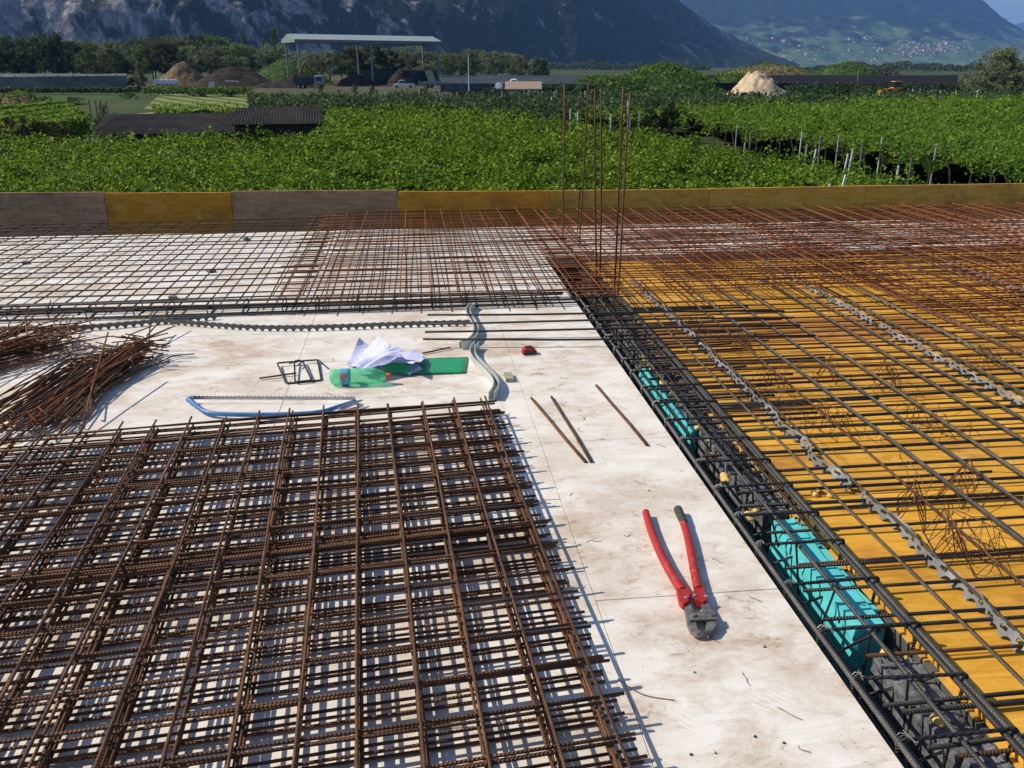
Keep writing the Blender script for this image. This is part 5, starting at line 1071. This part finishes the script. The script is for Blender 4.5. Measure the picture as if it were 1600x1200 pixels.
# two dark roofed sheds in the vines
def shed(p_l, D, wpx, ye, yr, dd, label, wl, ext=0.0, rz=0.0):
    x, y = bg(p_l, D); w = wpx / 1429 * D; z0 = zy(ye, D) - GZ; z1 = zy(yr, D + dd) - GZ; o = empty('shed', (x, y, GZ), -YAW + rz); tag(o, label, 'shed')
    n = int(w / .0325); mb = MB(); v = []; f = []
    for i in range(n + 1):
        hx_ = i * w / n; c_ = .018 * math.sin(hx_ * 2 * math.pi / .13)
        for yy_, zz_ in ((-.25, z0 - .06), (dd, z1), (dd + .3, z1 - .12)): v.append((hx_ + (ext * yy_ / dd if i == 0 else 0), yy_, zz_ + c_))
        for yy_, zz_ in ((-.25, z0 - .06), (dd, z1), (dd + .3, z1 - .12)): v.append((hx_ + (ext * yy_ / dd if i == 0 else 0), yy_, zz_ + c_ - .03))
    for i in range(n):
        a, b2 = i * 6, (i + 1) * 6
        for q in (0, 1): f.append([a + q, b2 + q, b2 + q + 1, a + q + 1]); f.append([a + q + 3, a + q + 4, b2 + q + 4, b2 + q + 3])
        f.append([a, a + 3, b2 + 3, b2]); f.append([a + 2, b2 + 2, b2 + 5, a + 5])
    f += [[0, 1, 4, 3], [1, 2, 5, 4]]; mb.add(v, f); mb.build('roof', M['shedroof'], o, True)
    MB().prism([(.1, 0), (dd + .1, 0), (dd + .1, z1 - .12), (.1, z0 - .08)], 'x', .12 + max(0, ext), w - .12).build('wall', M['shedwall'], o); return o
sh = shed(352, 40.5, 142, 192, 168, 3.0, 'taller dark shed with a corrugated roof rising from the vines', 1, 0, R(12))
shed(124, 46, 236, 208, 178, 4.0, 'long low dark corrugated roof beside the taller shed', 1, .9, R(12))
# pylons and far poles
for px, yt, D in [(1074, 92, 1250), (1417 - 280, 92, 1300), (836, 88, 1200)]:
    x, y = bg(px, D); h = zy(yt, D) - GZ; o = MB(); w = 1.4
    for sx in (-1, 1):
        for sy in (-1, 1): o.tube([(sx * w, sy * w, 0), (sx * .25, sy * .25, h)], .22, 4)
    for q in (.62, .8, .93): o.tube([(-4, 0, h * q), (4, 0, h * q)], .22, 4)
    ob_ = o.build('pylon', M['hallsteel'], None); ob_.location = (x, y, GZ); tag(ob_, {1074: 'far lattice pylon at the foot of the blue mountain', 1137: 'far lattice pylon left of the village slope', 836: 'far lattice pylon behind the end of the wood'}[px], 'pylon')
post(1343, 108, 205, .09, 'greypost', 'single tall grey pole at the front of the black crop net', None)
# ------------------------------------------------------------------ mountains
def mountain(name, cols, nx, nz, seed, amp, m, power=1.0, kind='structure', gully=1.0):
    px = np.linspace(cols[0][0], cols[-1][0], nx); c = np.array(cols, float)
    Db = np.interp(px, c[:, 0], c[:, 1]); Dr = np.interp(px, c[:, 0], c[:, 2]); yr = np.interp(px, c[:, 0], c[:, 3]); zr = np.array([zy(a, b) for a, b in zip(yr, Dr)])
    t = np.linspace(0, 1, nz); X = np.zeros((nx, nz)); Y = X.copy(); Z = X.copy()
    T = t[None, :] * np.ones((nx, 1)); D = Db[:, None] + (Dr - Db)[:, None] * T; lat = (px[:, None] - 800) / 1429 * D
    z = GZ + (zr - GZ)[:, None] * T ** power
    n1 = fbm(lat, D * .35 + z * .5, amp * 6, 6, seed, .55) - .5; n2 = 1 - np.abs(fbm(lat, z * .28 + D * .1, amp * 2.2, 5, seed + 3, .6) - .5) * 4
    env = np.clip(T * 5, 0, 1); D = D - (n1 * amp * 2.4 + n2 * amp * .55 * gully) * env; z = z + (fbm(lat, D, amp * 1.6, 5, seed + 8, .6) - .5) * amp * .7 * env * np.clip((1 - T) * 3 + .25, 0, 1)
    lat = (px[:, None] - 800) / 1429 * (Db[:, None] + (Dr - Db)[:, None] * T)
    cx, sx = math.cos(YAW), math.sin(YAW); X = lat * cx + D * sx; Y = -lat * sx + D * cx
    back = 600; X = np.concatenate([X, X[:, -1:] + back * sx], 1); Y = np.concatenate([Y, Y[:, -1:] + back * cx], 1); Z = np.concatenate([z, z[:, -1:] * .6], 1)
    me = grid_mesh(name, X, Y, Z - .3, M[m]); o = link(name, me); tag(o, kind=kind); return o, me
def rock_mat():
    k = NT('cliff_rock'); gm = k.n('ShaderNodeNewGeometry'); P = gm.outputs['Position']
    mp = k.n('ShaderNodeMapping'); mp.inputs['Scale'].default_value = (1, 1, .15); k.l(P, mp.inputs[0])
    a = k.noise(.02, 9, .68, mp.outputs[0], .12); b = k.noise(.006, 5, .55, P); c_ = k.noise(.09, 8, .72, mp.outputs[0], .1)
    rock = k.ramp(c_, [(.36, (.09, .085, .09)), (.52, (.30, .28, .275)), (.64, (.56, .52, .48))])
    wood = k.ramp(k.noise(.09, 6, .7, P), [(.35, (.006, .014, .007)), (.65, (.04, .06, .024))])
    sx = k.n('ShaderNodeSeparateXYZ'); k.l(P, sx.inputs[0])
    side = k.n('ShaderNodeMapRange'); side.inputs[1].default_value = -750; side.inputs[2].default_value = 150; side.inputs[3].default_value = .135; side.inputs[4].default_value = -.07; k.l(sx.outputs[0], side.inputs[0])
    f = k.ramp(k.math('ADD', k.math('ADD', k.math('MULTIPLY', a, .75), k.math('MULTIPLY', b, .35)), side.outputs[0]), [(.555, 0), (.615, 1)])
    k.col(k.mix(f, wood, rock)); k.bump(c_, 12, .8); return k.fin(.95, 0, .1)
M['cliff'] = rock_mat()
def slope_mat():
    k = NT('wooded_slope'); gm = k.n('ShaderNodeNewGeometry'); P = gm.outputs['Position']
    wood = k.ramp(k.noise(.012, 8, .7, P), [(.3, (.008, .018, .010)), (.7, (.026, .042, .02))])
    fld = k.ramp(k.noise(.006, 5, .6, P), [(.35, (.05, .10, .035)), (.6, (.14, .20, .07)), (.75, (.28, .29, .15))])
    sx = k.n('ShaderNodeSeparateXYZ'); k.l(P, sx.inputs[0])
    lo = k.n('ShaderNodeMapRange'); lo.inputs[1].default_value = 60; lo.inputs[2].default_value = 420; lo.inputs[3].default_value = .16; lo.inputs[4].default_value = -.14; k.l(sx.outputs[2], lo.inputs[0])
    f = k.ramp(k.math('ADD', k.noise(.0042, 9, .68, P, .3), lo.outputs[0]), [(.50, 0), (.60, 1)])
    c = k.mix(f, wood, fld); rk = k.ramp(k.noise(.004, 8, .7, P, 1.0), [(.64, 0), (.70, .7)]); hi = k.n('ShaderNodeMapRange'); hi.inputs[1].default_value = 250; hi.inputs[2].default_value = 450; k.l(sx.outputs[2], hi.inputs[0])
    c = k.mix(k.math('MULTIPLY', rk, hi.outputs[0]), c, (.34, .32, .30)); k.col(c); k.bump(k.noise(.02, 6, .7, P), 25, .8); return k.fin(.95, 0, .1)
M['slope'] = slope_mat()
mountain('cliff_mountain', [(-500, 1100, 1500, -260), (0, 1250, 1650, -230), (400, 1450, 1850, -190), (700, 1700, 2300, -170), (900, 1950, 2900, -130), (1000, 2200, 3300, -60), (1050, 2300, 3500, 0), (1110, 2500, 3700, 42), (1150, 2700, 3800, 62), (1200, 3000, 3900, 84), (1245, 3300, 3950, 101)], 330, 70, 3, 42, 'cliff', .9)
so, sme = mountain('wooded_mountain', [(850, 4600, 7800, -120), (1200, 4600, 7800, -110), (1380, 4600, 7700, -60), (1470, 4600, 7600, -18), (1512, 4600, 7600, 3), (1530, 4600, 7550, 16), (1545, 4600, 7500, 27), (1580, 4600, 7400, 45), (1610, 4600, 7200, 62), (1680, 4600, 7000, 88), (1740, 4600, 6800, 99)], 220, 70, 9, 95, 'slope', 1.55)
mountain('distant_mountain', [(1480, 15000, 16500, 60), (1540, 15000, 16500, 44), (1575, 15000, 16500, 37), (1600, 15000, 16500, 31), (1650, 15000, 16500, 22), (1720, 15000, 16500, 10), (1900, 15000, 16500, 12)], 60, 20, 12, 140, 'slope', 1.2)
# village houses standing on the wooded slope
bm = bmesh.new(); bm.from_mesh(sme); bvh = BVHTree.FromBMesh(bm); bm.free()
def house_mesh(w, d, h):
    mb = MB(); mb.box(-w / 2, w / 2, -d / 2, d / 2, -6, h); wl = mkmesh('house_wall', mb.v, mb.f, M['housewall']); mb = MB(); mb.prism([(-d / 2 - .8, h), (0, h + d * .28), (d / 2 + .8, h)], 'x', -w / 2 - .8, w / 2 + .8); return wl, mkmesh('house_roof', mb.v, mb.f, M['houseroof'])
HM = [house_mesh(10, 8, 6), house_mesh(13, 9, 6.5), house_mesh(8, 7, 6), house_mesh(24, 13, 9)]
def house(px, py, label, group, hm=None, name='house'):
    v = (600 - py) / F; u = (px - 800) / F; a, b2 = rot(u, CP + v * SP); d = Vector((a, b2, -SP + v * CP)).normalized(); hit = bvh.ray_cast(Vector((0, 0, EYE)), d)
    if hit[0] is None: return
    o = empty(name, hit[0] - Vector((0, 0, .5)), random.uniform(-.9, .9)); tag(o, label, 'house', group); hm = hm or random.choice(HM); link('wall', hm[0], o); link('roof', hm[1], o)
for i in range(105):
    px = random.gauss(1452, 30); py = 77 + (px - 1452) * -.06 + random.gauss(0, 5.0)
    house(px, min(max(py, 66), 92), 'pale house in the far village on the wooded slope', 'houses of the far village')
for i in range(75):
    px = random.uniform(1130, 1520); py = random.uniform(58, 97); house(px, py, 'lone pale house scattered on the lower slope', 'scattered houses on the slope')
house(1353, 60, 'large pale farmhouse alone above the far village', None, HM[3]); house(1354, 62, 'smaller house beside the large farmhouse above the village', None, HM[0])
# ================================================================== LIGHT, SKY, AIR
SUN = Vector((-.97, .29, .86)).normalized()
sl = bpy.data.lights.new('sun', 'SUN'); sl.energy = 4.2; sl.angle = R(.53); sl.color = (1, .92, .785); so_ = bpy.data.objects.new('sun', sl); C.objects.link(so_)
so_.rotation_mode = 'QUATERNION'; so_.rotation_quaternion = Vector((0, 0, -1)).rotation_difference(-SUN)
w = bpy.data.worlds.new('World'); scn.world = w; w.use_nodes = True; nt = w.node_tree; sky = nt.nodes.new('ShaderNodeTexSky'); sky.sky_type = 'NISHITA'; sky.sun_disc = False
sky.sun_elevation = math.asin(SUN.z); sky.sun_rotation = math.atan2(SUN.x, SUN.y); sky.altitude = 200; sky.air_density = 1.0; sky.dust_density = .6; sky.ozone_density = 1.5
nt.links.new(sky.outputs[0], nt.nodes['Background'].inputs[0]); nt.nodes['Background'].inputs[1].default_value = .10
# air of the valley
hz = bpy.data.materials.new('valley_haze'); hz.use_nodes = True; t = hz.node_tree; t.nodes.remove(t.nodes['Principled BSDF']); pv = t.nodes.new('ShaderNodeVolumePrincipled')
pv.inputs['Color'].default_value = (.22, .44, 1.0, 1); pv.inputs['Density'].default_value = 8.0e-5; pv.inputs['Anisotropy'].default_value = 0.0; t.links.new(pv.outputs[0], t.nodes['Material Output'].inputs['Volume'])
tag(MB().box(-21000, 21000, -21000, 21000, GZ - 1.0, 1250).build('haze', hz), kind='stuff')
scn.view_settings.view_transform = 'Standard'; scn.view_settings.look = 'None'; scn.view_settings.gamma = 1; scn.view_settings.exposure = 0.36
scn.cycles.max_bounces = 8; scn.cycles.transparent_max_bounces = 16; scn.cycles.volume_bounces = 0; scn.cycles.use_denoising = True
